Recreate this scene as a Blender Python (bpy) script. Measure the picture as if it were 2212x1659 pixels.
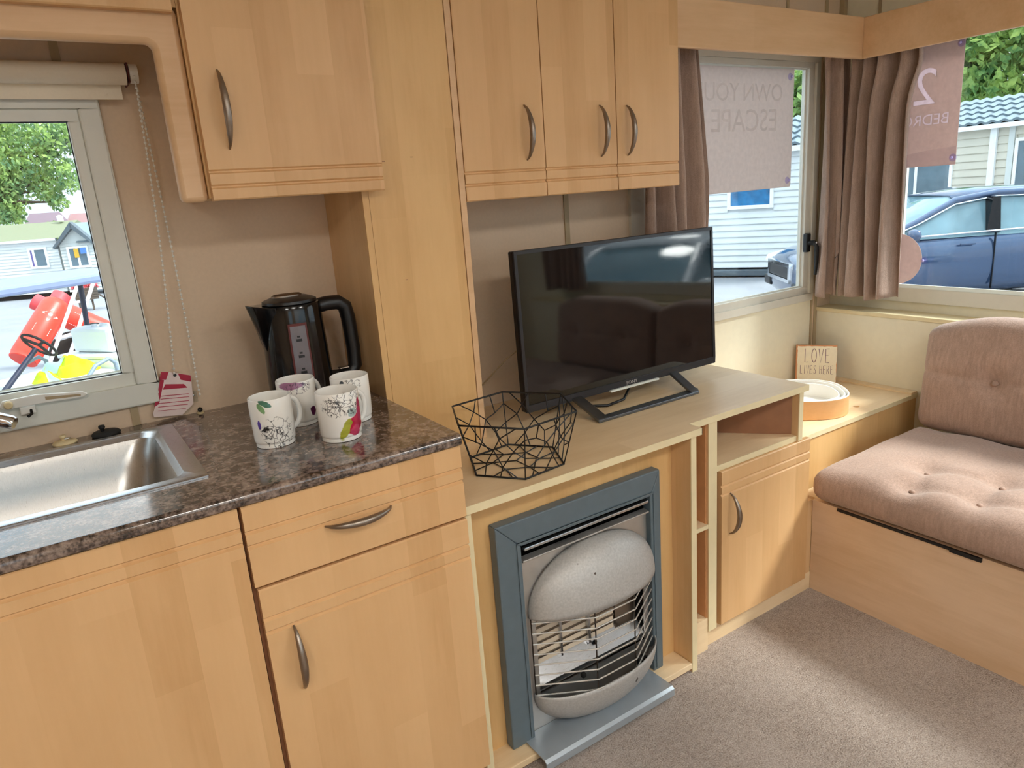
import bpy, bmesh, math, random
from mathutils import Vector, Matrix

random.seed(7)
PI = math.pi
scene = bpy.context.scene
for o in list(bpy.data.objects):
    bpy.data.objects.remove(o, do_unlink=True)
COL = scene.collection

# ------------------------------------------------------------------ camera
cam_data = bpy.data.cameras.new('camera')
cam = bpy.data.objects.new('camera', cam_data)
COL.objects.link(cam)
cam_data.sensor_fit = 'HORIZONTAL'
cam_data.sensor_width = 36.0
cam_data.lens = 1536.34 / 2212.0 * 36.0
cam_data.clip_start = 0.02
cam_data.clip_end = 500
CR = ((0.8309287341181277, -0.5517510919504421, -0.07161125154849343),
      (-0.20087592447148359, -0.17747654033462248, -0.9634059064582182),
      (0.5188509437059683, 0.8149066266526178, -0.2583038676696084))
m = Matrix(((CR[0][0], -CR[1][0], -CR[2][0], 0.0),
            (CR[0][1], -CR[1][1], -CR[2][1], -1.7667),
            (CR[0][2], -CR[1][2], -CR[2][2], 1.32386),
            (0, 0, 0, 1)))
cam.matrix_world = m
scene.camera = cam

# ------------------------------------------------------------------ view, world, lights
scene.view_settings.view_transform = 'Standard'
scene.view_settings.look = 'None'
scene.view_settings.gamma = 1.0
scene.view_settings.use_curve_mapping = False
scene.view_settings.exposure = 0.4
scene.cycles.use_denoising = True
scene.cycles.max_bounces = 6
scene.cycles.diffuse_bounces = 4
scene.cycles.glossy_bounces = 3
scene.cycles.transmission_bounces = 4
scene.cycles.transparent_max_bounces = 10
scene.cycles.caustics_reflective = False
scene.cycles.caustics_refractive = False
scene.cycles.use_adaptive_sampling = True
scene.cycles.adaptive_threshold = 0.09
scene.cycles.adaptive_min_samples = 12
scene.cycles.time_limit = 1000

SKY_STRENGTH = 1.15     # at the horizon; an overcast sky is brighter overhead
SKY_ZENITH = 2.4
FILL_STRENGTH = 16.5

world = bpy.data.worlds.new('overcast_sky')
scene.world = world
world.use_nodes = True
wn = world.node_tree
wn.nodes.clear()
w_out = wn.nodes.new('ShaderNodeOutputWorld')
w_bg = wn.nodes.new('ShaderNodeBackground')
w_tc = wn.nodes.new('ShaderNodeTexCoord')
w_no = wn.nodes.new('ShaderNodeTexNoise')
w_no.inputs['Scale'].default_value = 3.5
w_no.inputs['Detail'].default_value = 6
w_cr = wn.nodes.new('ShaderNodeValToRGB')
w_cr.color_ramp.elements[0].position = 0.42
w_cr.color_ramp.elements[0].color = (0.62, 0.82, 1.0, 1)
w_cr.color_ramp.elements[1].position = 0.62
w_cr.color_ramp.elements[1].color = (1.0, 1.0, 1.0, 1)
wn.links.new(w_tc.outputs['Generated'], w_no.inputs['Vector'])
wn.links.new(w_no.outputs['Fac'], w_cr.inputs['Fac'])
wn.links.new(w_cr.outputs['Color'], w_bg.inputs['Color'])
w_sp = wn.nodes.new('ShaderNodeSeparateXYZ')
w_mr = wn.nodes.new('ShaderNodeMapRange')
w_mr.inputs['From Min'].default_value = 0.0
w_mr.inputs['From Max'].default_value = 1.0
w_mr.inputs['To Min'].default_value = SKY_STRENGTH
w_mr.inputs['To Max'].default_value = SKY_STRENGTH * SKY_ZENITH
wn.links.new(w_tc.outputs['Generated'], w_sp.inputs[0])
wn.links.new(w_sp.outputs['Z'], w_mr.inputs['Value'])
wn.links.new(w_mr.outputs['Result'], w_bg.inputs['Strength'])
wn.links.new(w_bg.outputs['Background'], w_out.inputs['Surface'])

# hazy sun beyond the bay window
sun_data = bpy.data.lights.new('hazy_sun', 'SUN')
sun_data.energy = 4.6
sun_data.angle = math.radians(14)
sun_data.color = (1.0, 0.975, 0.94)
sun = bpy.data.objects.new('hazy_sun', sun_data)
COL.objects.link(sun)
sun.rotation_euler = Vector((-0.55, 0.44, -0.71)).to_track_quat('-Z', 'Y').to_euler()


# ------------------------------------------------------------------ mesh helpers
class MB:
    def __init__(self):
        self.v = []
        self.f = []

    def add(self, vs, fs):
        b = len(self.v)
        self.v += [tuple(p) for p in vs]
        self.f += [tuple(i + b for i in f) for f in fs]
        return self

    def box(self, x0, x1, y0, y1, z0, z1):
        x0, x1 = min(x0, x1), max(x0, x1)
        y0, y1 = min(y0, y1), max(y0, y1)
        z0, z1 = min(z0, z1), max(z0, z1)
        vs = [(x0, y0, z0), (x1, y0, z0), (x1, y1, z0), (x0, y1, z0),
              (x0, y0, z1), (x1, y0, z1), (x1, y1, z1), (x0, y1, z1)]
        fs = [(0, 3, 2, 1), (4, 5, 6, 7), (0, 1, 5, 4), (1, 2, 6, 5), (2, 3, 7, 6), (3, 0, 4, 7)]
        return self.add(vs, fs)

    def prism(self, poly, axis, a, b):
        """poly: 2-D loop in the two other axes (in xyz order), extruded along axis from a to b"""
        n = len(poly)

        def mk(p, t):
            if axis == 'x':
                return (t, p[0], p[1])
            if axis == 'y':
                return (p[0], t, p[1])
            return (p[0], p[1], t)
        vs = [mk(p, a) for p in poly] + [mk(p, b) for p in poly]
        fs = [tuple(range(n)), tuple(range(2 * n - 1, n - 1, -1))]
        for i in range(n):
            j = (i + 1) % n
            fs.append((i, i + n, j + n, j))
        return self.add(vs, fs)

    def tube(self, path, r, n=8, cap=True, closed=False, flat=None):
        """flat: (normal vector, factor) squeezes the section along that vector"""
        path = [Vector(p) for p in path]
        k = len(path)
        rs = r if isinstance(r, (list, tuple)) else [r] * k
        prev = None
        vs = []
        for i, p in enumerate(path):
            if closed:
                t = path[(i + 1) % k] - path[i - 1]
            else:
                t = path[min(i + 1, k - 1)] - path[max(i - 1, 0)]
            if t.length < 1e-9:
                t = Vector((0, 0, 1))
            t.normalize()
            if prev is None:
                ref = Vector((0, 0, 1)) if abs(t.z) < 0.9 else Vector((1, 0, 0))
                u = t.cross(ref).normalized()
            else:
                u = prev - t * prev.dot(t)
                if u.length < 1e-6:
                    u = t.orthogonal()
                u.normalize()
            prev = u
            w = t.cross(u)
            for j in range(n):
                a = 2 * PI * j / n
                d = (u * math.cos(a) + w * math.sin(a)) * rs[i]
                if flat:
                    nv = Vector(flat[0]).normalized()
                    d = d - nv * d.dot(nv) * (1 - flat[1])
                vs.append(p + d)
        fs = []
        seg = k if closed else k - 1
        for i in range(seg):
            a0, b0 = i * n, ((i + 1) % k) * n
            for j in range(n):
                j2 = (j + 1) % n
                fs.append((a0 + j, a0 + j2, b0 + j2, b0 + j))
        if cap and not closed:
            fs.append(tuple(range(n - 1, -1, -1)))
            fs.append(tuple((k - 1) * n + j for j in range(n)))
        return self.add(vs, fs)

    def lathe(self, prof, c, n=32, sx=1.0, sy=1.0, cap=True, rot=0.0):
        """prof: [(r,z)] from bottom outside; c centre (x,y,z)"""
        vs = []
        k = len(prof)
        for (r, z) in prof:
            for j in range(n):
                a = 2 * PI * j / n + rot
                vs.append((c[0] + r * sx * math.cos(a), c[1] + r * sy * math.sin(a), c[2] + z))
        fs = []
        for i in range(k - 1):
            for j in range(n):
                j2 = (j + 1) % n
                fs.append((i * n + j, i * n + j2, (i + 1) * n + j2, (i + 1) * n + j))
        if cap:
            if prof[0][0] > 1e-6:
                fs.append(tuple(range(n - 1, -1, -1)))
            if prof[-1][0] > 1e-6:
                fs.append(tuple((k - 1) * n + j for j in range(n)))
        return self.add(vs, fs)

    def grid(self, fn, nu, nv, closed_u=False):
        vs = [fn(i / (nu if closed_u else nu - 1), j / (nv - 1)) for i in range(nu) for j in range(nv)]
        fs = []
        for i in range(nu if closed_u else nu - 1):
            i2 = (i + 1) % nu
            for j in range(nv - 1):
                fs.append((i * nv + j, i2 * nv + j, i2 * nv + j + 1, i * nv + j + 1))
        return self.add(vs, fs)

    def sphere(self, c, r, n=10, m_=6, sz=1.0):
        return self.lathe([(max(r * math.sin(PI * i / m_), 0.0), -r * sz * math.cos(PI * i / m_)) for i in range(m_ + 1)], c, n)

    def xf(self, mat):
        self.v = [tuple(mat @ Vector(p)) for p in self.v]
        return self


def wloc(o):
    p = Vector((0, 0, 0))
    while o is not None:
        p = p + Vector(o.location)
        o = o.parent
    return p


def tag(o, label=None, cat=None, group=None, kind=None):
    if label:
        o['label'] = label
    if cat:
        o['category'] = cat
    if group:
        o['group'] = group
    if kind:
        o['kind'] = kind
    return o


def thing(name, label, cat, loc, group=None):
    o = bpy.data.objects.new(name, None)
    o.empty_display_size = 0.05
    COL.objects.link(o)
    o.location = loc
    return tag(o, label, cat, group)


def obj(name, mb, mat, parent=None, smooth=None, bevel=0.0, solid=0.0, sub=0, uv=None, origin=None):
    me = bpy.data.meshes.new(name)
    vs = [Vector(p) for p in mb.v]
    if parent is not None:
        off = wloc(parent)
    elif origin is not None:
        off = Vector(origin)
    else:
        lo = [min(p[i] for p in vs) for i in range(3)]
        hi = [max(p[i] for p in vs) for i in range(3)]
        off = Vector(((lo[0] + hi[0]) / 2, (lo[1] + hi[1]) / 2, lo[2]))
    me.from_pydata([tuple(p - off) for p in vs], [], mb.f)
    bm = bmesh.new()
    bm.from_mesh(me)
    bmesh.ops.remove_doubles(bm, verts=bm.verts, dist=1e-6)
    bmesh.ops.recalc_face_normals(bm, faces=bm.faces)
    bm.to_mesh(me)
    bm.free()
    if smooth is not None:
        me.shade_smooth()
        me.set_sharp_from_angle(angle=math.radians(smooth))
    if uv:
        ul = me.uv_layers.new(name='UVMap')
        for lp in me.loops:
            ul.data[lp.index].uv = uv(me.vertices[lp.vertex_index].co + off)
    if mat is not None:
        me.materials.append(mat)
    o = bpy.data.objects.new(name, me)
    COL.objects.link(o)
    if parent is not None:
        o.parent = parent
    else:
        o.location = off
    if solid:
        s = o.modifiers.new('solid', 'SOLIDIFY')
        s.thickness = solid
        s.offset = 0
    if sub:
        s = o.modifiers.new('sub', 'SUBSURF')
        s.levels = sub
        s.render_levels = sub
    if bevel:
        b = o.modifiers.new('bevel', 'BEVEL')
        b.width = bevel
        b.segments = 2
        b.limit_method = 'ANGLE'
        b.angle_limit = math.radians(40)
    return o


def struct(name, mb, mat, parent=None, **k):
    o = obj(name, mb, mat, parent, **k)
    if parent is None:
        o['kind'] = 'structure'
    return o


def text_mb(txt, size, depth=0.0004):
    """letters as flat mesh in the xy plane, centred"""
    cu = bpy.data.curves.new('lettering', 'FONT')
    cu.body = txt
    cu.size = size
    cu.align_x = 'CENTER'
    cu.align_y = 'CENTER'
    cu.extrude = depth / 2
    cu.resolution_u = 3
    t = bpy.data.objects.new('lettering', cu)
    COL.objects.link(t)
    dg = bpy.context.evaluated_depsgraph_get()
    dg.update()
    me = bpy.data.meshes.new_from_object(t.evaluated_get(dg))
    mb = MB()
    mb.add([tuple(v.co) for v in me.vertices], [tuple(p.vertices) for p in me.polygons])
    bpy.data.objects.remove(t)
    bpy.data.meshes.remove(me)
    return mb


# ------------------------------------------------------------------ materials
def lin(c):
    def f(u):
        u /= 255.0
        return u / 12.92 if u <= 0.04045 else ((u + 0.055) / 1.055) ** 2.4
    return (f(c[0]), f(c[1]), f(c[2]), 1.0)


class NT:
    def __init__(self, name):
        self.m = bpy.data.materials.new(name)
        self.m.use_nodes = True
        self.t = self.m.node_tree
        self.b = self.t.nodes['Principled BSDF']

    def n(self, typ, **k):
        nd = self.t.nodes.new(typ)
        for a, b in k.items():
            setattr(nd, a, b)
        return nd

    def l(self, a, b):
        self.t.links.new(a, b)

    def math(self, op, a, b=None, clamp=False):
        nd = self.n('ShaderNodeMath', operation=op, use_clamp=clamp)
        for i, v in enumerate((a, b)):
            if v is None:
                continue
            if isinstance(v, (int, float)):
                nd.inputs[i].default_value = v
            else:
                self.l(v, nd.inputs[i])
        return nd.outputs[0]

    def mix(self, fac, a, b, mode='MIX'):
        nd = self.n('ShaderNodeMix', data_type='RGBA', blend_type=mode)
        for i, v in ((0, fac), (6, a), (7, b)):
            if isinstance(v, (int, float)):
                nd.inputs[i].default_value = v
            elif isinstance(v, tuple):
                nd.inputs[i].default_value = v
            else:
                self.l(v, nd.inputs[i])
        return nd.outputs[2]

    def coords(self, kind='Object', scale=(1, 1, 1), loc=(0, 0, 0)):
        tc = self.n('ShaderNodeTexCoord')
        mp = self.n('ShaderNodeMapping')
        mp.inputs['Scale'].default_value = scale
        mp.inputs['Location'].default_value = loc
        self.l(tc.outputs[kind], mp.inputs['Vector'])
        return mp.outputs['Vector']

    def noise(self, vec, scale, detail=4, rough=0.5):
        nd = self.n('ShaderNodeTexNoise')
        nd.inputs['Scale'].default_value = scale
        nd.inputs['Detail'].default_value = detail
        nd.inputs['Roughness'].default_value = rough
        self.l(vec, nd.inputs['Vector'])
        return nd.outputs['Fac']

    def ramp(self, fac, *stops):
        nd = self.n('ShaderNodeValToRGB')
        el = nd.color_ramp.elements
        while len(el) < len(stops):
            el.new(0.5)
        for e, (p, c) in zip(el, stops):
            e.position = p
            e.color = c
        self.l(fac, nd.inputs['Fac'])
        return nd.outputs['Color']

    def bump(self, h, strength, dist=0.002):
        nd = self.n('ShaderNodeBump')
        nd.inputs['Strength'].default_value = strength
        nd.inputs['Distance'].default_value = dist
        self.l(h, nd.inputs['Height'])
        self.l(nd.outputs['Normal'], self.b.inputs['Normal'])

    def set(self, color=None, rough=None, metal=None, spec=None, **k):
        if color is not None:
            if isinstance(color, tuple):
                self.b.inputs['Base Color'].default_value = color
            else:
                self.l(color, self.b.inputs['Base Color'])
        if rough is not None:
            if isinstance(rough, (int, float)):
                self.b.inputs['Roughness'].default_value = rough
            else:
                self.l(rough, self.b.inputs['Roughness'])
        if metal is not None:
            self.b.inputs['Metallic'].default_value = metal
        if spec is not None:
            self.b.inputs['Specular IOR Level'].default_value = spec
        for a, v in k.items():
            self.b.inputs[a.replace('_', ' ')].default_value = v
        return self.m


def shade(c, f):
    return (c[0] * f, c[1] * f, c[2] * f, 1.0)


def plain(name, c, rough=0.5, metal=0.0, spec=0.5, var=0.06, scale=30.0, bump=0.0, **k):
    """colour with a faint procedural mottle"""
    t = NT(name)
    v = t.coords('Object')
    f = t.noise(v, scale, 3)
    c = lin(c)
    col = t.ramp(f, (0.3, shade(c, 1 - var)), (0.7, shade(c, 1 + var)))
    if bump:
        t.bump(f, bump, 0.001)
    return t.set(col, rough, metal, spec, **k)


def wood(name, c, axis='z', rough=0.42, stave=0.075, contrast=1.0):
    """pale beech foil: staves of slightly different tone with fine grain along axis"""
    t = NT(name)
    tc = t.n('ShaderNodeTexCoord')
    sp = t.n('ShaderNodeSeparateXYZ')
    t.l(tc.outputs['Object'], sp.inputs[0])
    X, Y, Z = sp.outputs
    if axis == 'z':
        a, l = t.math('ADD', X, t.math('MULTIPLY', Y, 0.77)), Z
    elif axis == 'x':
        a, l = t.math('ADD', Y, t.math('MULTIPLY', Z, 0.77)), X
    else:
        a, l = t.math('ADD', X, t.math('MULTIPLY', Z, 0.77)), Y
    u = t.math('FLOOR', t.math('DIVIDE', a, stave))
    w1 = t.n('ShaderNodeTexWhiteNoise', noise_dimensions='1D')
    t.l(u, w1.inputs['W'])
    vv = t.math('FLOOR', t.math('ADD', t.math('MULTIPLY', l, 2.3), t.math('MULTIPLY', w1.outputs['Value'], 9.0)))
    cb = t.n('ShaderNodeCombineXYZ')
    t.l(u, cb.inputs[0])
    t.l(vv, cb.inputs[1])
    w2 = t.n('ShaderNodeTexWhiteNoise', noise_dimensions='2D')
    t.l(cb.outputs[0], w2.inputs['Vector'])
    sc = {'z': (1, 1, 0.06), 'x': (0.06, 1, 1), 'y': (1, 0.06, 1)}[axis]
    mp = t.n('ShaderNodeMapping')
    mp.inputs['Scale'].default_value = sc
    t.l(tc.outputs['Object'], mp.inputs['Vector'])
    g1 = t.noise(mp.outputs['Vector'], 90, 4, 0.6)
    sc2 = {'z': (1, 1, 0.25), 'x': (0.25, 1, 1), 'y': (1, 0.25, 1)}[axis]
    mp2 = t.n('ShaderNodeMapping')
    mp2.inputs['Scale'].default_value = sc2
    t.l(tc.outputs['Object'], mp2.inputs['Vector'])
    g2 = t.noise(mp2.outputs['Vector'], 9, 5, 0.6)
    f = t.math('ADD', t.math('MULTIPLY', w2.outputs['Value'], 0.34 * contrast),
               t.math('ADD', t.math('MULTIPLY', g1, 0.24), t.math('MULTIPLY', g2, 0.73)))
    cl = lin(c)
    lo = (cl[0] * 0.84, cl[1] * 0.78, cl[2] * 0.68, 1)
    hi = (min(cl[0] * 1.10, 1), min(cl[1] * 1.14, 1), min(cl[2] * 1.2, 1), 1)
    col = t.ramp(f, (0.32, lo), (0.62, cl), (0.98, hi))
    t.bump(g1, 0.05, 0.0006)
    return t.set(col, rough, 0.0, 0.45)


def metal(name, c, rough=0.3, brushed=None, var=0.08):
    t = NT(name)
    v = t.coords('Object', brushed or (1, 1, 1))
    f = t.noise(v, 140 if brushed else 18, 4)
    cl = lin(c)
    col = t.ramp(f, (0.3, shade(cl, 1 - var)), (0.7, shade(cl, 1 + var)))
    r = t.math('ADD', t.math('MULTIPLY', f, 0.16), rough - 0.08)
    return t.set(col, r, 1.0)


def glass_mat(name, tint=(0.96, 0.985, 0.98, 1), refl=0.05):
    t = NT(name)
    out = t.t.nodes['Material Output']
    tr = t.n('ShaderNodeBsdfTransparent')
    tr.inputs[0].default_value = tint
    gl = t.n('ShaderNodeBsdfGlossy')
    gl.inputs['Roughness'].default_value = 0.01
    fr = t.n('ShaderNodeLayerWeight')
    fr.inputs['Blend'].default_value = 0.5
    f3 = t.math('ADD', t.math('MULTIPLY', t.math('POWER', fr.outputs['Facing'], 4.0), 0.5), refl * 0.6)
    mx = t.n('ShaderNodeMixShader')
    t.l(f3, mx.inputs[0])
    t.l(tr.outputs[0], mx.inputs[1])
    t.l(gl.outputs[0], mx.inputs[2])
    t.l(mx.outputs[0], out.inputs['Surface'])
    return t.m


def sheet_mat(name, c, transl=0.45, rough=0.6, weave=None, var=0.05):
    """thin cloth or paper that lets some light through"""
    t = NT(name)
    v = t.coords('Object', weave or (1, 1, 1))
    f = t.noise(v, 60, 3)
    cl = lin(c)
    col = t.ramp(f, (0.3, shade(cl, 1 - var)), (0.7, shade(cl, 1 + var)))
    t.set(col, rough, 0.0, 0.2)
    tl = t.n('ShaderNodeBsdfTranslucent')
    t.l(col, tl.inputs['Color'])
    mx = t.n('ShaderNodeMixShader')
    mx.inputs[0].default_value = transl
    out = t.t.nodes['Material Output']
    t.l(t.b.outputs[0], mx.inputs[1])
    t.l(tl.outputs[0], mx.inputs[2])
    t.l(mx.outputs[0], out.inputs['Surface'])
    return t.m


def print_mat(name, c, cover):
    """ink showing through from the far side of a sheet: a thin film that mostly lets the sheet be seen"""
    t = NT(name)
    v = t.coords('Object')
    f = t.noise(v, 25, 3)
    cl = lin(c)
    col = t.ramp(f, (0.3, shade(cl, 0.95)), (0.7, shade(cl, 1.05)))
    t.set(col, 0.7, 0.0, 0.1)
    tr = t.n('ShaderNodeBsdfTransparent')
    mx = t.n('ShaderNodeMixShader')
    mx.inputs[0].default_value = cover
    t.l(tr.outputs[0], mx.inputs[1])
    t.l(t.b.outputs[0], mx.inputs[2])
    t.l(mx.outputs[0], t.t.nodes['Material Output'].inputs['Surface'])
    return t.m


def granite():
    t = NT('dark_granite_laminate')
    v = t.coords('Object')
    a = t.noise(v, 42, 6, 0.65)
    b = t.noise(v, 150, 4, 0.6)
    c = t.noise(v, 16, 4, 0.6)
    f = t.math('ADD', t.math('MULTIPLY', a, 0.6), t.math('ADD', t.math('MULTIPLY', b, 0.4), t.math('MULTIPLY', c, 0.25)))
    col = t.ramp(f, (0.50, lin((26, 20, 18))), (0.58, lin((72, 58, 51))), (0.65, lin((124, 106, 95))), (0.78, lin((166, 146, 132))))
    return t.set(col, 0.16, 0.0, 0.8, Coat_Weight=0.5, Coat_Roughness=0.1)


def carpet():
    t = NT('beige_loop_carpet')
    v = t.coords('Object')
    a = t.noise(v, 260, 3, 0.7)
    b = t.noise(v, 60, 3, 0.6)
    c = t.noise(v, 3, 3, 0.5)
    f = t.math('ADD', t.math('MULTIPLY', a, 0.65), t.math('ADD', t.math('MULTIPLY', b, 0.2), t.math('MULTIPLY', c, 0.2)))
    col = t.ramp(f, (0.36, lin((130, 114, 104))), (0.52, lin((186, 172, 161))), (0.7, lin((226, 215, 206))))
    t.bump(a, 0.9, 0.006)
    return t.set(col, 0.95, 0.0, 0.1)


def upholstery(name, c, transl=0.0):
    t = NT(name)
    v = t.coords('Object', (1, 1, 0.12))
    v2 = t.coords('Object')
    a = t.noise(v, 130, 4, 0.65)
    b = t.noise(v2, 320, 2, 0.5)
    d = t.noise(v2, 7, 3, 0.5)
    f = t.math('ADD', t.math('MULTIPLY', a, 0.5), t.math('ADD', t.math('MULTIPLY', b, 0.35), t.math('MULTIPLY', d, 0.2)))
    cl = lin(c)
    col = t.ramp(f, (0.38, shade(cl, 0.78)), (0.55, cl), (0.7, shade(cl, 1.2)))
    t.bump(b, 0.5, 0.002)
    m_ = t.set(col, 0.9, 0.0, 0.15)
    t.b.inputs['Sheen Weight'].default_value = 0.25
    t.b.inputs['Sheen Roughness'].default_value = 0.5
    return m_


BEECH = (218, 174, 123)
M = {}
M['beech'] = wood('beech_door', BEECH)
M['beech_x'] = wood('beech_shelf', (238, 212, 172), axis='x', stave=0.11, contrast=0.5)
M['beech_y'] = wood('beech_side', (224, 186, 138), axis='z', stave=0.16, contrast=0.5)
M['beech_base'] = wood('beech_seat_base', (230, 198, 164), axis='y', stave=0.2, contrast=0.3)
M['beech_panel'] = wood('beech_panel', (224, 182, 124), axis='z', stave=0.12, contrast=0.45)
M['pelmet'] = wood('beech_pelmet', (226, 188, 146), axis='x', stave=0.3, contrast=0.15)
M['edge'] = plain('cream_edge_strip', (232, 216, 174), 0.45, var=0.03)
M['inner'] = plain('brown_cupboard_lining', (150, 104, 72), 0.6, var=0.06)
M['wall'] = plain('beige_vinyl_wall', (220, 196, 168), 0.7, var=0.025, scale=120, bump=0.06)
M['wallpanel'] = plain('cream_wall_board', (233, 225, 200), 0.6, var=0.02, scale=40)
M['trim'] = plain('olive_beige_joint_strip', (176, 156, 122), 0.6, var=0.03)
M['ceiling'] = plain('cream_ceiling_board', (236, 226, 208), 0.8, var=0.02)
M['granite'] = granite()
M['carpet'] = carpet()
M['fabric'] = upholstery('taupe_upholstery', (176, 148, 132))
M['button'] = plain('taupe_button_cloth', (166, 138, 122), 0.8)
M['curtain'] = upholstery('brown_curtain_cloth', (172, 148, 134))
M['steel'] = metal('brushed_steel', (205, 207, 210), 0.3, (1, 14, 1))
M['steel_basin'] = metal('sink_basin_steel', (190, 189, 186), 0.3, (14, 1, 1))
M['chrome'] = metal('chrome', (225, 228, 232), 0.12)
M['handle'] = metal('antique_pewter', (150, 138, 126), 0.34, var=0.12)
M['upvc'] = plain('white_window_frame', (226, 226, 216), 0.4, var=0.015)
M['alu'] = plain('pale_aluminium_frame', (214, 210, 198), 0.4, var=0.02)
M['glass'] = glass_mat('window_glass')
M['black'] = plain('black_plastic', (16, 16, 18), 0.35, var=0.1)
M['black_gloss'] = plain('black_gloss_plastic', (10, 10, 12), 0.12, var=0.1)
M['rubber'] = plain('black_rubber', (22, 22, 22), 0.7)
M['screen'] = plain('black_screen', (4, 7, 10), 0.05, spec=0.55, var=0.1, Coat_Weight=0.35, IOR=1.5)
M['bezel'] = plain('dark_bezel', (40, 40, 44), 0.35)
M['tvstand'] = metal('grey_stand_metal', (120, 124, 130), 0.35)
M['silver'] = plain('pale_silver_strip', (226, 230, 222), 0.3)
M['logo'] = plain('pale_logo', (190, 186, 180), 0.4)
M['china'] = plain('white_china', (242, 240, 234), 0.18, var=0.01)
M['cream'] = plain('cream_rubber', (226, 206, 160), 0.5)
M['blind'] = plain('cream_blind_cloth', (238, 226, 204), 0.8, var=0.015, scale=200)
M['white_plastic'] = plain('white_plastic', (236, 234, 226), 0.35, var=0.015)
M['clear'] = glass_mat('clear_plastic', (0.93, 0.94, 0.93, 1))
M['maroon'] = plain('maroon_plastic', (92, 30, 26), 0.5)
M['fire_frame'] = plain('slate_blue_frame', (96, 110, 118), 0.4, var=0.05)
M['fire_plate'] = metal('fire_backplate', (206, 204, 200), 0.5)
M['fire_shell'] = None
M['wire'] = plain('bright_plated_wire', (226, 222, 214), 0.25, metal=0.5)
M['darkwire'] = metal('dark_guard_wire', (90, 84, 78), 0.4)
M['hearth'] = plain('silver_hearth_sheet', (176, 186, 194), 0.32, metal=0.45, var=0.06, scale=12)
M['plaque'] = plain('cream_ceramic_plaque', (240, 222, 196), 0.8, var=0.03)
M['fire_black'] = plain('fire_matt_black', (20, 16, 14), 0.9)  # near-black for the fire box and burner studs
M['paper'] = sheet_mat('poster_sheet', (226, 214, 208), 0.6)
M['paper2'] = sheet_mat('pink_poster_sheet', (218, 198, 192), 0.5)
M['print1'] = print_mat('show_through_grey', (190, 172, 165), 0.10)
M['print2'] = sheet_mat('show_through_pale', (236, 222, 226), 0.55)
M['print3'] = print_mat('show_through_band', (206, 184, 200), 0.2)
M['suction'] = glass_mat('violet_clear_sucker', (0.86, 0.84, 1.0, 1))
M['suction_core'] = plain('violet_sucker_core', (196, 186, 255), 0.1)
M['sign_white'] = plain('distressed_white_paint', (240, 230, 204), 0.7, var=0.03, scale=60)
M['sign_wood'] = wood('sign_edge_wood', (214, 150, 104), axis='z')
M['ink'] = plain('grey_mauve_ink', (140, 116, 120), 0.8)
M['tray_wood'] = wood('tray_bent_wood', (232, 182, 128), axis='x', stave=0.4, contrast=0.2)
M['tray_white'] = plain('tray_white_paint', (246, 242, 234), 0.5, var=0.01)
M['tag_paper'] = plain('tag_paper', (236, 218, 214), 0.7)
M['tag_red'] = plain('tag_red_print', (178, 44, 70), 0.7)
M['black_wire'] = plain('black_coated_wire', (14, 13, 14), 0.45)


def shell_mat():
    t = NT('speckled_grey_enamel')
    v = t.coords('Object')
    a = t.noise(v, 38, 2, 0.4)
    b = t.noise(v, 200, 3, 0.5)
    c1 = t.ramp(b, (0.3, lin((176, 174, 170))), (0.7, lin((194, 192, 188))))
    fac = t.ramp(a, (0.735, (0, 0, 0, 1)), (0.76, (1, 1, 1, 1)))
    col = t.mix(fac, c1, lin((74, 60, 52)))
    return t.set(col, 0.5, 0.25, 0.5)


M['fire_shell'] = shell_mat()

# ================================================================== ROOM SHELL
XR, YF, XL, ZC = 2.74, -2.95, -1.9, 2.06   # right wall, front wall, left wall, ceiling


def holed_wall(axis, pos, thick, a0, a1, z0, z1, holes):
    """slab at x or y = pos..pos+thick with rectangular holes (a0,a1,z0,z1)"""
    as_ = sorted({a0, a1} | {h[0] for h in holes} | {h[1] for h in holes})
    zs = sorted({z0, z1} | {h[2] for h in holes} | {h[3] for h in holes})
    mb = MB()
    for i in range(len(as_) - 1):
        for j in range(len(zs) - 1):
            ca, cz = (as_[i] + as_[i + 1]) / 2, (zs[j] + zs[j + 1]) / 2
            if any(h[0] < ca < h[1] and h[2] < cz < h[3] for h in holes):
                continue
            if axis == 'y':
                mb.box(as_[i], as_[i + 1], pos, pos + thick, zs[j], zs[j + 1])
            else:
                mb.box(pos, pos + thick, as_[i], as_[i + 1], zs[j], zs[j + 1])
    return mb


struct('floor', MB().box(XL - 0.05, XR + 0.05, YF - 0.05, 0.05, -0.05, 0.0), M['carpet'])
struct('ceiling', MB().box(XL - 0.05, XR + 0.05, YF - 0.05, 0.05, ZC, ZC + 0.05), M['ceiling'])
W1 = (-1.05, 0.105 + 0.045, 0.945, 1.558)       # kitchen window opening
W2 = (1.66, 2.585, 0.835, 1.735)                # side window behind the television
W3 = (-2.30, -0.24, 0.845, 1.76)                # bay window (y range)
W4 = (0.2, 2.45, 0.80, 1.82)                    # added opposite window, enlarged to let more daylight in
struct('wall_back', holed_wall('y', 0.0, 0.05, XL, XR + 0.05, 0, ZC, [W1, W2]), M['wall'])
struct('wall_right', holed_wall('x', XR, 0.05, YF, 0.0, 0, ZC, [W3]), M['wallpanel'])
struct('wall_front', holed_wall('y', YF - 0.05, 0.05, XL, XR + 0.05, 0, ZC, [W4, (-1.0, -0.2, 0.05, 1.9)]), M['wall'])
struct('wall_left', MB().box(XL - 0.05, XL, YF, 0.0, 0, ZC), M['wall'])
struct('wall_lower', MB().box(1.826, 2.600, -0.003, 0.0, 0.493, 0.8155), M['wallpanel'])
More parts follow.
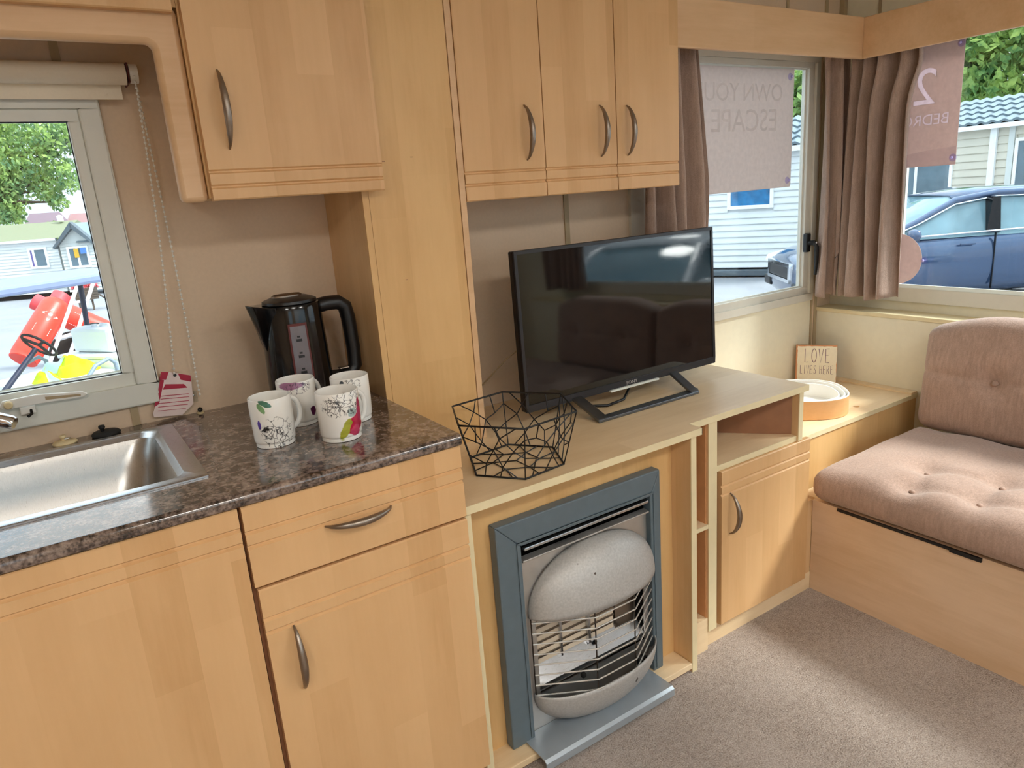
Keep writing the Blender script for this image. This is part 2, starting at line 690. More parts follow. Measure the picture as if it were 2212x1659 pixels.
# joint strips of the wall boards
struct('trim_1', MB().box(0.102, 0.118, -0.004, 0.0, 1.60, ZC), M['trim'])
struct('trim_2', MB().box(0.104, 0.120, -0.004, 0.0, 0.8790, 0.9235), M['trim'])
struct('trim_3', MB().box(1.356, 1.374, -0.004, 0.0, 0.716, 1.90), M['trim'])
struct('trim_4', MB().box(2.604, 2.613, -0.006, 0.0, 0.50, 0.815), M['trim'])
struct('trim_5', MB().box(2.628, 2.6455, -0.004, 0.0, 0.50, ZC), M['trim'])
struct('trim_6', MB().box(2.40, 2.412, -0.004, 0.0, 1.83, ZC), M['trim'])
struct('trim_7', MB().box(XR - 0.02, XR, -0.02, 0.0, 1.83, ZC), M['trim'])
struct('trim_8', MB().box(XR - 0.005, XR, -0.155, -0.145, 1.83, ZC), M['trim'])


def frame_ring(mb, plane, pos0, pos1, o, i):
    """rectangular ring; o,i = (a0,a1,z0,z1) outer/inner; plane 'y' or 'x'"""
    def b(a0, a1, z0, z1):
        if plane == 'y':
            mb.box(a0, a1, pos0, pos1, z0, z1)
        else:
            mb.box(pos0, pos1, a0, a1, z0, z1)
    b(o[0], o[1], o[2], i[2])
    b(o[0], o[1], i[3], o[3])
    b(o[0], i[0], i[2], i[3])
    b(i[1], o[1], i[2], i[3])
    return mb


# ---- kitchen window
w1 = struct('window_1', frame_ring(MB(), 'y', -0.016, 0.05, (-1.12, 0.168, 0.924, 1.574), (-1.04, 0.128, 0.972, 1.552)), M['upvc'], bevel=0.004)
obj('sash', frame_ring(MB(), 'y', -0.006, 0.03, (-1.042, 0.130, 0.970, 1.554), (-1.00, 0.105, 1.000, 1.529)), M['upvc'], w1, bevel=0.004)
obj('gasket', frame_ring(MB(), 'y', 0.005, 0.014, (-1.002, 0.107, 0.998, 1.531), (-0.998, 0.1035, 1.0015, 1.5275)), M['rubber'], w1)
obj('pane', MB().box(-1.001, 0.106, 0.008, 0.012, 0.999, 1.530), M['glass'], w1)
st = MB()
pts = [(-0.125, 0.982), (-0.118, 0.992), (-0.06, 0.994), (0.022, 0.983), (0.031, 0.977), (0.022, 0.971), (-0.06, 0.974), (-0.118, 0.973)]
st.prism(pts, 'y', -0.034, -0.026)
stay = obj('window_stay', st, M['white_plastic'], w1, bevel=0.0015)
obj('stay_slot', MB().prism([(-0.045, 0.9865), (0.018, 0.979), (0.018, 0.975), (-0.045, 0.9795)], 'y', -0.0345, -0.0335), M['trim'], stay)
obj('stay_bracket', MB().box(-0.093, -0.066, -0.03, -0.016, 0.956, 0.972), M['white_plastic'], stay, bevel=0.002)
obj('stay_pivot', MB().lathe([(0.008, 0), (0.008, 0.008), (0.006, 0.010)], (0, 0, 0), 14).xf(Matrix.Translation((-0.109, -0.034, 0.983)) @ Matrix.Rotation(PI / 2, 4, 'X')), M['cream'], stay, smooth=40)
obj('stay_pin', MB().tube([(-0.074, -0.026, 0.966), (-0.074, -0.036, 0.957), (-0.082, -0.036, 0.952)], 0.003, 8), M['black'], stay, smooth=40)

# ---- side window behind the television
w2 = struct('window_2', frame_ring(MB(), 'y', -0.014, 0.05, (1.62, 2.600, 0.816, 1.740), (1.68, 2.575, 0.846, 1.715)), M['alu'], bevel=0.003)
obj('sash', frame_ring(MB(), 'y', -0.004, 0.03, (1.678, 2.577, 0.844, 1.717), (1.70, 2.545, 0.874, 1.696)), M['alu'], w2, bevel=0.003)
obj('glazing_bead', frame_ring(MB(), 'y', 0.010, 0.016, (1.698, 2.548, 0.872, 1.698), (1.705, 2.538, 0.880, 1.691)), M['upvc'], w2)
obj('pane', MB().box(1.70, 2.546, 0.017, 0.021, 0.875, 1.696), M['glass'], w2)
hd = obj('handle_plate', MB().box(2.535, 2.560, -0.024, -0.004, 1.015, 1.088), M['black'], w2, bevel=0.004)
obj('handle_lever', MB().tube([(2.548, -0.022, 1.050), (2.552, -0.042, 1.052), (2.560, -0.050, 1.035), (2.561, -0.050, 0.98), (2.556, -0.050, 0.925)], [0.010, 0.010, 0.009, 0.008, 0.006], 10), M['black'], hd, smooth=40)
obj('lever_screw', MB().sphere((2.552, -0.053, 1.052), 0.004), M['chrome'], hd, smooth=60)

# ---- bay window
w3 = struct('window_3', frame_ring(MB(), 'x', XR - 0.014, XR + 0.05, (-2.34, -0.20, 0.815, 1.790), (-2.27, -0.27, 0.866, 1.735)), M['alu'], bevel=0.003)
obj('glazing_bead', frame_ring(MB(), 'x', XR + 0.004, XR + 0.012, (-2.272, -0.268, 0.864, 1.737), (-2.255, -0.285, 0.880, 1.722)), M['upvc'], w3)
obj('pane', MB().box(XR + 0.013, XR + 0.017, -2.271, -0.269, 0.865, 1.736), M['glass'], w3)
# ---- unseen window and glazed door, added behind the camera for daylight
w4 = struct('added_window', frame_ring(MB(), 'y', YF - 0.05, YF + 0.014, (0.16, 2.49, 0.76, 1.86), (0.23, 2.42, 0.83, 1.79)), M['alu'], bevel=0.003)
obj('pane', MB().box(0.225, 2.425, YF - 0.021, YF - 0.017, 0.825, 1.795), M['glass'], w4)
d1 = struct('added_door', frame_ring(MB(), 'y', YF - 0.05, YF - 0.01, (-1.0, -0.2, 0.05, 1.9), (-0.90, -0.30, 0.35, 1.80)), M['upvc'], bevel=0.003)
obj('pane', MB().box(-0.905, -0.295, YF - 0.03, YF - 0.026, 0.345, 1.805), M['glass'], d1)


def fill_lamp(label, x, y):  # added ceiling fitting, out of view, that brightens the room
    t = thing('fill_light', label, 'light', (x, y, ZC - 0.045), 'added fill lights')
    obj('rim', MB().lathe([(0.255, 0.045), (0.26, 0.02), (0.25, 0.012), (0.24, 0.045)], (x, y, ZC - 0.045), 40), M['white_plastic'], t, smooth=40)
    tt = NT('fill_diffuser')
    tt.b.inputs['Emission Color'].default_value = (1.0, 0.965, 0.91, 1)
    tt.b.inputs['Emission Strength'].default_value = FILL_STRENGTH
    mt = tt.set(lin((250, 244, 230)), 0.6)
    obj('diffuser', MB().lathe([(0.24, 0.03), (0.19, 0.006), (0.09, 0.0), (0.0, -0.002)], (x, y, ZC - 0.045), 40), mt, t, smooth=60)
    return t


fill_lamp('added unseen fill light over the kitchen, farthest from the sofa', -0.75, -2.30)
fill_lamp('added unseen fill light over the entrance door side, middle of three', 0.35, -2.35)
fill_lamp('added unseen fill light over the lounge, nearest the sofa', 1.50, -2.35)


# ================================================================== KITCHEN
def door_mb(x0, x1, yf, z0, z1, grooves, thick=0.018):
    """front slab with two routed V grooves running along x"""
    prof = [(yf + thick, z0), (yf + 0.0025, z0), (yf, z0 + 0.0025)]
    for g in sorted(grooves):
        prof += [(yf, g - 0.0042), (yf + 0.0042, g - 0.0012), (yf + 0.0042, g + 0.0012), (yf, g + 0.0042)]
    prof += [(yf, z1 - 0.0025), (yf + 0.0025, z1), (yf + thick, z1)]
    return MB().prism(prof, 'x', x0, x1)


def bow_handle(parent, c, length, axis, yf, proj=0.03, width=1.0):
    """bowed pewter handle with pointed ends, standing off a front at y = yf"""
    mb = MB()
    n = 18
    path, rs = [], []
    for i in range(n + 1):
        t = i / n
        s = (t - 0.5) * length
        dy = -proj * (math.sin(PI * t) ** 0.62) - 0.001
        if axis == 'z':
            path.append((c[0], yf + dy, c[1] + s))
        else:
            path.append((c[0] + s, yf + dy, c[1]))
        rs.append((0.0018 + 0.0056 * math.sin(PI * t) ** 0.75) * width)
    mb.tube(path, rs, 10)
    return obj('handle', mb, M['handle'], parent, smooth=50)


# base unit under the sink
yC = -0.575
yD = -0.5935
bu = thing('sink_base_unit', 'beech base cupboard under the sink with one tall grooved door', 'cabinet', (-0.06, -0.3, 0))
b = MB()
b.box(-0.31, -0.294, yC, -0.01, 0.09, 0.848)
b.box(0.177, 0.1935, yC, -0.01, 0.09, 0.848)
b.box(-0.294, 0.177, yC, -0.01, 0.09, 0.106)
b.box(-0.294, 0.177, -0.02, -0.01, 0.106, 0.848)
b.box(-0.294, 0.177, yC, yC + 0.016, 0.82, 0.848)
obj('carcass', b, M['inner'], bu)
obj('plinth', MB().box(-0.31, 0.1935, -0.53, -0.515, 0, 0.09), M['beech_x'], bu)
obj('door', door_mb(-0.308, 0.1905, yD, 0.094, 0.8535, (0.815, 0.788)), M['beech'], bu)
# drawer unit
du = thing('drawer_base_unit', 'beech base cupboard with a drawer over a grooved door', 'cabinet', (0.405, -0.3, 0))
b = MB()
b.box(0.1945, 0.2105, yC, -0.01, 0.09, 0.848)
b.box(0.600, 0.6155, yC, -0.01, 0.09, 0.848)
b.box(0.2105, 0.600, yC, -0.01, 0.09, 0.106)
b.box(0.2105, 0.600, -0.02, -0.01, 0.106, 0.848)
b.box(0.2105, 0.600, yC, yC + 0.016, 0.690, 0.706)
b.box(0.2105, 0.600, yC, yC + 0.016, 0.832, 0.848)
obj('carcass', b, M['inner'], du)
obj('plinth', MB().box(0.1945, 0.6155, -0.53, -0.515, 0, 0.09), M['beech_x'], du)
dr = obj('drawer', door_mb(0.1965, 0.6155, yD, 0.7015, 0.8535, (0.805, 0.779)), M['beech'], du)
bow_handle(dr, (0.394, 0.7755), 0.128, 'x', yD)
dd = obj('door', door_mb(0.2005, 0.6155, yD, 0.094, 0.6965, (0.638, 0.611)), M['beech'], du)
bow_handle(dd, (0.248, 0.5445), 0.130, 'z', yD)

# worktop with sink cut-out
SX0, SX1, SY0, SY1 = -0.62, 0.165, -0.462, -0.072
zW, zWb = 0.8785, 0.8565
wt = MB()


def wt_strip(x0, x1, ya, yb, front):
    if front:
        r = 0.010
        prof = [(yb, zWb), (ya + 0.003, zWb), (ya, zWb + 0.004)]
        for i in range(7):
            a = PI / 2 * i / 6
            prof.append((ya + r - r * math.cos(a), zW - r + r * math.sin(a)))
        prof.append((yb, zW))
        wt.prism(prof, 'x', x0, x1)
    else:
        wt.box(x0, x1, ya, yb, zWb, zW)


wt_strip(-1.25, 0.617, -0.60, SY0, True)
wt_strip(-1.25, 0.617, SY1, 0.0, False)
wt_strip(-1.25, SX0, SY0, SY1, False)
wt_strip(SX1, 0.617, SY0, SY1, False)
o = obj('kitchen_worktop', wt, M['granite'], smooth=40)
tag(o, 'dark speckled granite-effect worktop with rounded front edge', 'worktop')

# sink
sk = thing('kitchen_sink', 'inset stainless steel sink with a rounded rectangular bowl', 'sink', (-0.2, -0.27, zW))


def rrect(x0, x1, y0, y1, r, n=7):
    pts_ = []
    for cx, cy, a0 in ((x1 - r, y1 - r, 0), (x0 + r, y1 - r, 90), (x0 + r, y0 + r, 180), (x1 - r, y0 + r, 270)):
        for i in range(n + 1):
            a = math.radians(a0 + 90 * i / n)
            pts_.append((cx + r * math.cos(a), cy + r * math.sin(a)))
    return pts_


def loops(mb, rings):
    n = len(rings[0])
    vs = [p for r in rings for p in r]
    fs = []
    for i in range(len(rings) - 1):
        for j in range(n):
            j2 = (j + 1) % n
            fs.append((i * n + j, i * n + j2, (i + 1) * n + j2, (i + 1) * n + j))
    return mb.add(vs, fs)


def ring(x0, x1, y0, y1, r, z, n=7):
    return [(a, c, z) for a, c in rrect(x0, x1, y0, y1, r, n)]


RX0, RX1, RY0, RY1 = -0.66, 0.1752, -0.4725, -0.0635
rim = MB()
loops(rim, [ring(RX0, RX1, RY0, RY1, 0.003, zW + 0.0002), ring(RX0, RX1, RY0, RY1, 0.003, zW + 0.003),
            ring(RX0 + 0.002, RX1 - 0.002, RY0 + 0.002, RY1 - 0.002, 0.004, zW + 0.0045),
            ring(-0.40, 0.142, -0.448, -0.083, 0.03, zW + 0.0045), ring(-0.398, 0.139, -0.445, -0.086, 0.032, zW + 0.002),
            ring(-0.390, 0.132, -0.438, -0.094, 0.035, zW - 0.006)])
obj('rim', rim, M['steel'], sk, smooth=35)
bas = MB()
rr = [(0, 0.0, 0.035, -0.006), (0.004, 0.004, 0.05, -0.02), (0.012, 0.012, 0.07, -0.06), (0.022, 0.022, 0.075, -0.11), (0.04, 0.04, 0.07, -0.133), (0.08, 0.08, 0.05, -0.142)]
rings = [ring(-0.390 + a, 0.132 - a, -0.438 + a, -0.094 - a, r, zW + dz) for a, _, r, dz in rr]
loops(bas, rings)
nb = len(rings[0])
bas.f.append(tuple(range(len(bas.v) - nb, len(bas.v))))
obj('bowl', bas, M['steel_basin'], sk, smooth=60)
obj('waste', MB().lathe([(0.033, 0), (0.031, 0.003), (0.02, 0.001), (0.0, 0.001)], (-0.2, -0.26, zW - 0.142), 24), M['chrome'], sk, smooth=40)
dm = MB()
for i in range(5):
    dm.box(-0.62, -0.43, -0.42 + 0.07 * i, -0.40 + 0.07 * i, zW + 0.004, zW + 0.007)
obj('drainer_rib', dm, M['steel'], sk, bevel=0.001)

# tap
tp = thing('kitchen_tap', 'chrome mixer tap with a long spout over the sink', 'tap', (-0.27, -0.045, zW + 0.0045))
obj('body', MB().lathe([(0.026, 0), (0.026, 0.01), (0.02, 0.02), (0.018, 0.075), (0.012, 0.085)], (-0.27, -0.045, zW + 0.0045), 24), M['chrome'], tp, smooth=50)
obj('spout', MB().tube([(-0.27, -0.045, 0.945), (-0.265, -0.055, 0.985), (-0.23, -0.075, 1.0), (-0.17, -0.105, 0.992), (-0.125, -0.125, 0.978)], [0.012, 0.012, 0.011, 0.0105, 0.0105], 16), M['chrome'], tp, smooth=60)
obj('aerator', MB().tube([(-0.128, -0.124, 0.979), (-0.104, -0.135, 0.968), (-0.100, -0.137, 0.966)], [0.0135, 0.0135, 0.011], 18), M['chrome'], tp, smooth=40)
obj('lever', MB().tube([(-0.29, -0.045, 0.955), (-0.33, -0.05, 0.968)], [0.008, 0.006], 12), M['chrome'], tp, smooth=50)

# plugs
pg = thing('cream_sink_plug', 'cream rubber sink plug lying behind the sink', 'sink plug', (-0.030, -0.030, zW))
obj('disc', MB().lathe([(0.023, 0), (0.024, 0.003), (0.021, 0.006), (0.007, 0.008), (0.0, 0.008)], (-0.030, -0.030, zW), 24), M['cream'], pg, smooth=50)
obj('knob', MB().lathe([(0.004, 0.007), (0.004, 0.012), (0.007, 0.015), (0.006, 0.019), (0, 0.020)], (-0.032, -0.030, zW), 16), M['cream'], pg, smooth=50)
obj('ring', MB().tube([(-0.026 + 0.008 * math.cos(a), -0.030 + 0.004 * math.sin(a), zW + 0.011) for a in [2 * PI * i / 12 for i in range(12)]], 0.0009, 6, closed=True), M['chrome'], pg, smooth=60)
pg = thing('black_sink_plug', 'black rubber sink plug lying behind the sink', 'sink plug', (0.048, -0.030, zW))
obj('disc', MB().lathe([(0.027, 0), (0.029, 0.004), (0.026, 0.008), (0.008, 0.010), (0.0, 0.010)], (0.048, -0.030, zW), 24), M['rubber'], pg, smooth=50)
obj('knob', MB().lathe([(0.004, 0.009), (0.004, 0.015), (0.007, 0.018), (0.006, 0.023), (0, 0.024)], (0.042, -0.030, zW), 16), M['rubber'], pg, smooth=50)

# roller blind with bead chain
rb = thing('roller_blind', 'rolled-up cream roller blind above the kitchen window', 'blind', (-0.4, -0.05, 1.59))


def xcyl(x0, x1, y, z, r, n=28):
    return MB().tube([(x0, y, z), (x1, y, z)], r, n)


obj('roll', xcyl(-1.10, 0.222, -0.05, 1.612, 0.0205), M['blind'], rb, smooth=50)
obj('hem', MB().box(-1.10, 0.212, -0.034, -0.0305, 1.566, 1.607), M['blind'], rb, bevel=0.001)
br = obj('bracket', MB().box(0.224, 0.2275, -0.066, -0.002, 1.594, 1.632), M['maroon'], rb, bevel=0.001)
obj('chain_wheel', MB().tube([(0.2285, -0.05, 1.613), (0.244, -0.05, 1.613)], 0.019, 20), M['white_plastic'], br, smooth=40)
ch = MB()


def beads(p0, p1, sag):
    p0, p1 = Vector(p0), Vector(p1)
    n = int((p1 - p0).length / 0.0105)
    for i in range(n + 1):
        t = i / n
        p = p0.lerp(p1, t) + Vector(sag) * math.sin(PI * t)
        ch.sphere(p, 0.003, 6, 4)
    ch.tube([p0.lerp(p1, t / 12) + Vector(sag) * math.sin(PI * t / 12) for t in range(13)], 0.0006, 4)


beads((0.236, -0.068, 1.605), (0.206, -0.020, 0.985), (0.006, 0.0, 0))
beads((0.241, -0.032, 1.605), (0.250, -0.020, 0.925), (0.004, 0, 0))
o = obj('bead_chain', ch, M['white_plastic'], rb, smooth=60)
o['kind'] = 'stuff'

tg = thing('warning_tag', 'red and white paper warning tag hanging on the blind chain', 'tag', (0.19, -0.014, 0.885))
tb = MB()
tb.prism([(0.180, 0.992), (0.192, 0.990), (0.205, 0.985), (0.240, 0.972), (0.234, 0.905), (0.206, 0.884), (0.148, 0.892), (0.146, 0.90), (0.176, 0.955)], 'y', -0.0150, -0.0142)
obj('paper', tb, M['tag_paper'], tg)
tr_ = MB()
for poly in ([(0.180, 0.9915), (0.196, 0.989), (0.187, 0.972), (0.174, 0.975)],
             [(0.214, 0.9815), (0.2395, 0.972), (0.238, 0.957), (0.217, 0.966)],
             [(0.184, 0.962), (0.222, 0.955), (0.228, 0.945), (0.176, 0.951)],
             [(0.176, 0.975), (0.183, 0.972), (0.163, 0.920), (0.152, 0.915)],
             [(0.168, 0.938), (0.228, 0.931), (0.228, 0.9295), (0.168, 0.9365)],
             [(0.168, 0.931), (0.228, 0.924), (0.228, 0.9225), (0.168, 0.9295)],
             [(0.162, 0.922), (0.226, 0.915), (0.226, 0.9135), (0.162, 0.9205)],
             [(0.160, 0.914), (0.222, 0.907), (0.222, 0.9055), (0.160, 0.9125)],
             [(0.158, 0.905), (0.216, 0.898), (0.216, 0.897), (0.158, 0.904)]):
    tr_.prism(poly, 'y', -0.0153, -0.0150)
obj('red_print', tr_, M['tag_red'], tg)
obj('eyelet', MB().tube([(0.207, -0.0142, 0.979), (0.207, -0.0165, 0.979)], 0.0035, 12), M['black'], tg, smooth=40)
cc = thing('chain_clip', 'small clear plastic chain clip on the wall beside the paper tag', 'clip', (0.240, -0.006, 0.905))
obj('clear_plate', MB().box(0.229, 0.246, -0.010, -0.001, 0.906, 0.932), M['clear'], cc, bevel=0.001)
obj('clip_screw', MB().sphere((0.238, -0.0115, 0.924), 0.0025), M['chrome'], cc, smooth=60)
kb = thing('black_stopper', 'tiny black knob on a cream washer at the foot of the wall', 'stopper', (0.246, -0.012, zW))
obj('washer', MB().lathe([(0.008, 0), (0.008, 0.0025), (0.0, 0.003)], (0.246, -0.012, zW), 16), M['cream'], kb, smooth=40)
obj('knob', MB().sphere((0.246, -0.012, zW + 0.0085), 0.0058, 12, 8), M['black'], kb, smooth=60)

# ---- surround board above and beside the kitchen window (rounded routed edges)
rf_ = 0.013
lp = [(-1.20, 1.690), (0.2985, 1.690), (0.2985, 1.350), (0.249, 1.350)]
for i in range(9):
    a = PI / 2 * i / 8
    lp.append((0.249 - rf_ + rf_ * math.cos(a), 1.630 - rf_ + rf_ * math.sin(a)))
lp.append((-1.20, 1.630))
o = obj('window_surround_board', MB().prism(lp, 'y', -0.263, -0.233), M['pelmet'], smooth=35, bevel=0.010)
tag(o, 'pale beech surround board with rounded edges above and beside the kitchen window', 'trim board')

# ---- overhead cupboard above the window
oc = thing('overhead_cupboard', 'beech overhead cupboard above the kitchen window', 'cabinet', (-0.45, -0.14, 1.69))
obj('carcass', MB().box(-1.20, 0.2985, -0.263, -0.002, 1.691, 1.955), M['beech_panel'], oc)
obj('door', door_mb(-0.46, 0.288, -0.283, 1.679, 1.955, (), 0.018), M['beech'], oc)
obj('door', door_mb(-1.20, -0.464, -0.283, 1.679, 1.955, (), 0.018), M['beech'], oc)

# ---- wall cupboard over the kettle
uc = thing('wall_cupboard', 'beech wall cupboard with a single grooved door above the kettle', 'cabinet', (0.455, -0.13, 1.352))
obj('carcass', MB().box(0.2990, 0.6165, -0.263, -0.002, 1.356, 1.955), M['beech_panel'], uc)
ud = obj('door', door_mb(0.3025, 0.656, -0.2835, 1.3505, 1.955, (1.376, 1.4035)), M['beech'], uc)
bow_handle(ud, (0.347, 1.514), 0.140, 'z', -0.2835)

# ---- tall boxed column
tc_ = thing('tall_boxed_column', 'tall beech boxed column between the kettle corner and the television', 'column', (0.745, -0.12, 0.7155))
obj('side_panel', MB().box(0.6175, 0.6325, -0.241, -0.001, 0.7155, 1.955), M['beech_y'], tc_)
obj('edge_strip', MB().box(0.6172, 0.6325, -0.2445, -0.241, 0.7155, 1.955), M['beech_panel'], tc_, bevel=0.0008)
obj('front_panel', MB().box(0.6337, 0.8618, -0.2425, -0.226, 0.7155, 1.955), M['beech_panel'], tc_)
obj('side_panel', MB().box(0.8635, 0.8788, -0.241, -0.001, 0.7155, 1.955), M['beech_y'], tc_)
obj('edge_strip', MB().box(0.8632, 0.8790, -0.2445, -0.241, 0.7155, 1.955), M['pelmet'], tc_, bevel=0.0008)
obj('wood_fleck', MB().box(0.672, 0.681, -0.2428, -0.2424, 1.411, 1.4125).box(0.744, 0.751, -0.2428, -0.2424, 1.418, 1.4195).box(0.70, 0.705, -0.2428, -0.2424, 1.147, 1.149), M['inner'], tc_)

# ---- three-door wall cupboard
um = thing('three_door_wall_cupboard', 'beech wall cupboard with three doors above the television', 'cabinet', (1.237, -0.12, 1.313))
obj('carcass', MB().box(0.8805, 1.592, -0.228, -0.001, 1.3165, 1.955), M['beech_panel'], um)
for x0, x1, hx in ((0.8805, 1.1172, 1.062), (1.1202, 1.3585, 1.302), (1.3615, 1.5945, 1.397)):
    d_ = obj('door', door_mb(x0, x1, -0.2465, 1.3116, 1.955, (1.349, 1.377)), M['beech'], um)
    bow_handle(d_, (hx, 1.465), 0.128, 'z', -0.2465)

# ---- kettle
KX, KY = 0.452, -0.150
kt = thing('electric_kettle', 'black plastic electric kettle with a water window and loop handle', 'kettle', (KX, KY, zW))
obj('power_base', MB().lathe([(0.076, 0), (0.078, 0.006), (0.074, 0.014), (0.06, 0.016)], (KX, KY, zW), 40), M['black'], kt, smooth=40)
obj('band', MB().lathe([(0.0735, 0.017), (0.0745, 0.020), (0.0740, 0.040), (0.073, 0.042)], (KX, KY, zW), 40), M['chrome'], kt, smooth=40)
prof = [(0.066, 0.0165), (0.072, 0.020), (0.0725, 0.045), (0.072, 0.09), (0.070, 0.15), (0.068, 0.20), (0.067, 0.235), (0.064, 0.243), (0.058, 0.245)]
obj('body', MB().lathe(prof, (KX, KY, zW), 48), M['black_gloss'], kt, smooth=40)
ld = obj('lid', MB().lathe([(0.060, 0.2452), (0.059, 0.251), (0.040, 0.258), (0.0, 0.260)], (KX, KY, zW), 40), M['black'], kt, smooth=40)
obj('lid_grip', MB().lathe([(0.034, 0.258), (0.034, 0.262), (0.030, 0.264), (0.026, 0.2605), (0.0, 0.2605)], (KX - 0.004, KY, zW), 32, sy=0.6), M['handle'], ld, smooth=40)
# spout: wedge towards the left (-x)
spv = []
for (xo, hw, zt, zb) in ((0.045, 0.052, 0.243, 0.090), (0.070, 0.034, 0.245, 0.135), (0.082, 0.022, 0.247, 0.186), (0.096, 0.008, 0.250, 0.235)):
    spv.append([(KX - xo, KY - hw, zW + zt), (KX - xo, KY + hw, zW + zt), (KX - xo + 0.004, KY + hw * 0.5, zW + zb), (KX - xo + 0.004, KY - hw * 0.5, zW + zb)])
mb = MB()
loops(mb, spv)
mb.f += [(0, 1, 2, 3), (15, 14, 13, 12)]
obj('spout', mb, M['black_gloss'], kt, smooth=50, bevel=0.002)
hpath = [(0.050, 0.226), (0.085, 0.231), (0.112, 0.230), (0.128, 0.218), (0.133, 0.19), (0.136, 0.12), (0.135, 0.075), (0.122, 0.056), (0.10, 0.054), (0.066, 0.056)]
mb = MB()
mb.tube([(KX + a - 0.002, KY - 0.002, zW + c) for a, c in hpath], [0.017, 0.017, 0.0175, 0.0175, 0.017, 0.0165, 0.0165, 0.017, 0.017, 0.017], 14)
obj('handle', mb, M['black'], kt, smooth=60)
obj('switch', MB().box(KX + 0.092, KX + 0.116, KY - 0.011, KY + 0.007, zW + 0.0715, zW + 0.0755), M['handle'], kt, bevel=0.002)
# water window on the side facing the room
wa = math.radians(-98)


def on_body(a, z, off=0.0):
    zz = z - zW
    for (r0, z0), (r1, z1) in zip(prof, prof[1:]):
        if z0 <= zz <= z1:
            r = r0 + (r1 - r0) * (zz - z0) / (z1 - z0)
            break
    else:
        r = 0.07
    r += off
    return (KX + r * math.cos(a), KY + r * math.sin(a), z)


def body_patch(a0, a1, z0, z1, off, na=8, nz=8):
    return MB().grid(lambda u, v: on_body(a0 + (a1 - a0) * u, z0 + (z1 - z0) * v, off), na, nz)


kw = obj('window_surround', body_patch(wa - 0.30, wa + 0.30, zW + 0.030, zW + 0.205, 0.0006), M['maroon'], kt, smooth=60)
obj('water_window', body_patch(wa - 0.24, wa + 0.24, zW + 0.034, zW + 0.199, 0.0012), plain('smoked_window', (118, 112, 116), 0.2), kw, smooth=60)
lv = MB()
for k in range(4):
    zc = zW + 0.165 - 0.036 * k
    obj('level_mark', body_patch(wa - 0.10, wa + 0.08, zc, zc + 0.006, 0.0016, 4, 2), M['black'], kw)
    obj('level_mark', body_patch(wa - 0.06, wa + 0.03, zc + 0.009, zc + 0.013, 0.0016, 4, 2), M['black'], kw)


# ---- mugs
def mug_print(name, ells, lines):
    """white china with painted blobs (u,v,ru,rv,rot,colour) and ink line-work masks"""
    t = NT(name)
    uvn = t.n('ShaderNodeUVMap')
    sp = t.n('ShaderNodeSeparateXYZ')
    t.l(uvn.outputs[0], sp.inputs[0])
    U, V = sp.outputs[0], sp.outputs[1]
    nz = t.n('ShaderNodeTexNoise')
    nz.inputs['Scale'].default_value = 9
    nz.inputs['Detail'].default_value = 3
    t.l(uvn.outputs[0], nz.inputs['Vector'])
    wob = t.math('MULTIPLY', t.math('SUBTRACT', nz.outputs['Fac'], 0.5), 0.9)
    col = lin((244, 241, 234))

    def ell(u, v, ru, rv, rot):
        du = t.math('MULTIPLY', t.math('SUBTRACT', U, u), 3.14)   # aspect: circumference / height
        dv = t.math('SUBTRACT', V, v)
        c, s = math.cos(rot), math.sin(rot)
        a = t.math('DIVIDE', t.math('ADD', t.math('MULTIPLY', du, c), t.math('MULTIPLY', dv, s)), ru)
        b_ = t.math('DIVIDE', t.math('SUBTRACT', t.math('MULTIPLY', dv, c), t.math('MULTIPLY', du, s)), rv)
        d = t.math('SQRT', t.math('ADD', t.math('MULTIPLY', a, a), t.math('MULTIPLY', b_, b_)))
        return t.math('ADD', d, wob)
    for (u, v, ru, rv, rot, c) in ells:
        d = ell(u, v, ru, rv, rot)
        mask = t.math('MULTIPLY', t.math('SUBTRACT', 1.0, d), 7.0, clamp=True)
        c2 = t.mix(nz.outputs['Fac'], shade(lin(c), 0.55), shade(lin(c), 1.6))
        col = t.mix(mask, col, c2)
    for (u, v, ru, rv, sc, c) in lines:
        d = ell(u, v, ru, rv, 0)
        mask = t.math('MULTIPLY', t.math('SUBTRACT', 1.0, d), 5.0, clamp=True)
        mp = t.n('ShaderNodeMapping')
        mp.inputs['Scale'].default_value = (3.14 * sc, sc, 1)
        mp.inputs['Location'].default_value = (u * 7, v * 3, 0)
        t.l(uvn.outputs[0], mp.inputs[0])
        dn = t.n('ShaderNodeTexNoise')
        dn.inputs['Scale'].default_value = 0.9
        dn.inputs['Detail'].default_value = 2
        t.l(mp.outputs[0], dn.inputs['Vector'])
        va = t.n('ShaderNodeVectorMath', operation='SCALE')
        va.inputs['Scale'].default_value = 2.2
        t.l(dn.outputs['Color'], va.inputs[0])
        vb = t.n('ShaderNodeVectorMath', operation='ADD')
        t.l(mp.outputs[0], vb.inputs[0])
        t.l(va.outputs[0], vb.inputs[1])
        vo = t.n('ShaderNodeTexVoronoi', feature='DISTANCE_TO_EDGE')
        vo.inputs['Scale'].default_value = 1.0
        t.l(vb.outputs[0], vo.inputs['Vector'])
        ed = t.math('MULTIPLY', t.math('SUBTRACT', 0.075, vo.outputs['Distance']), 14.0, clamp=True)
        n2 = t.noise(vb.outputs[0], 1.1, 3)
        pt = t.math('MULTIPLY', t.math('SUBTRACT', n2, 0.62), 9.0, clamp=True)
        ink = t.math('MULTIPLY', t.math('MAXIMUM', ed, pt), mask)
        col = t.mix(ink, col, lin(c))
    return t.set(col, 0.16, 0.0, 0.5)


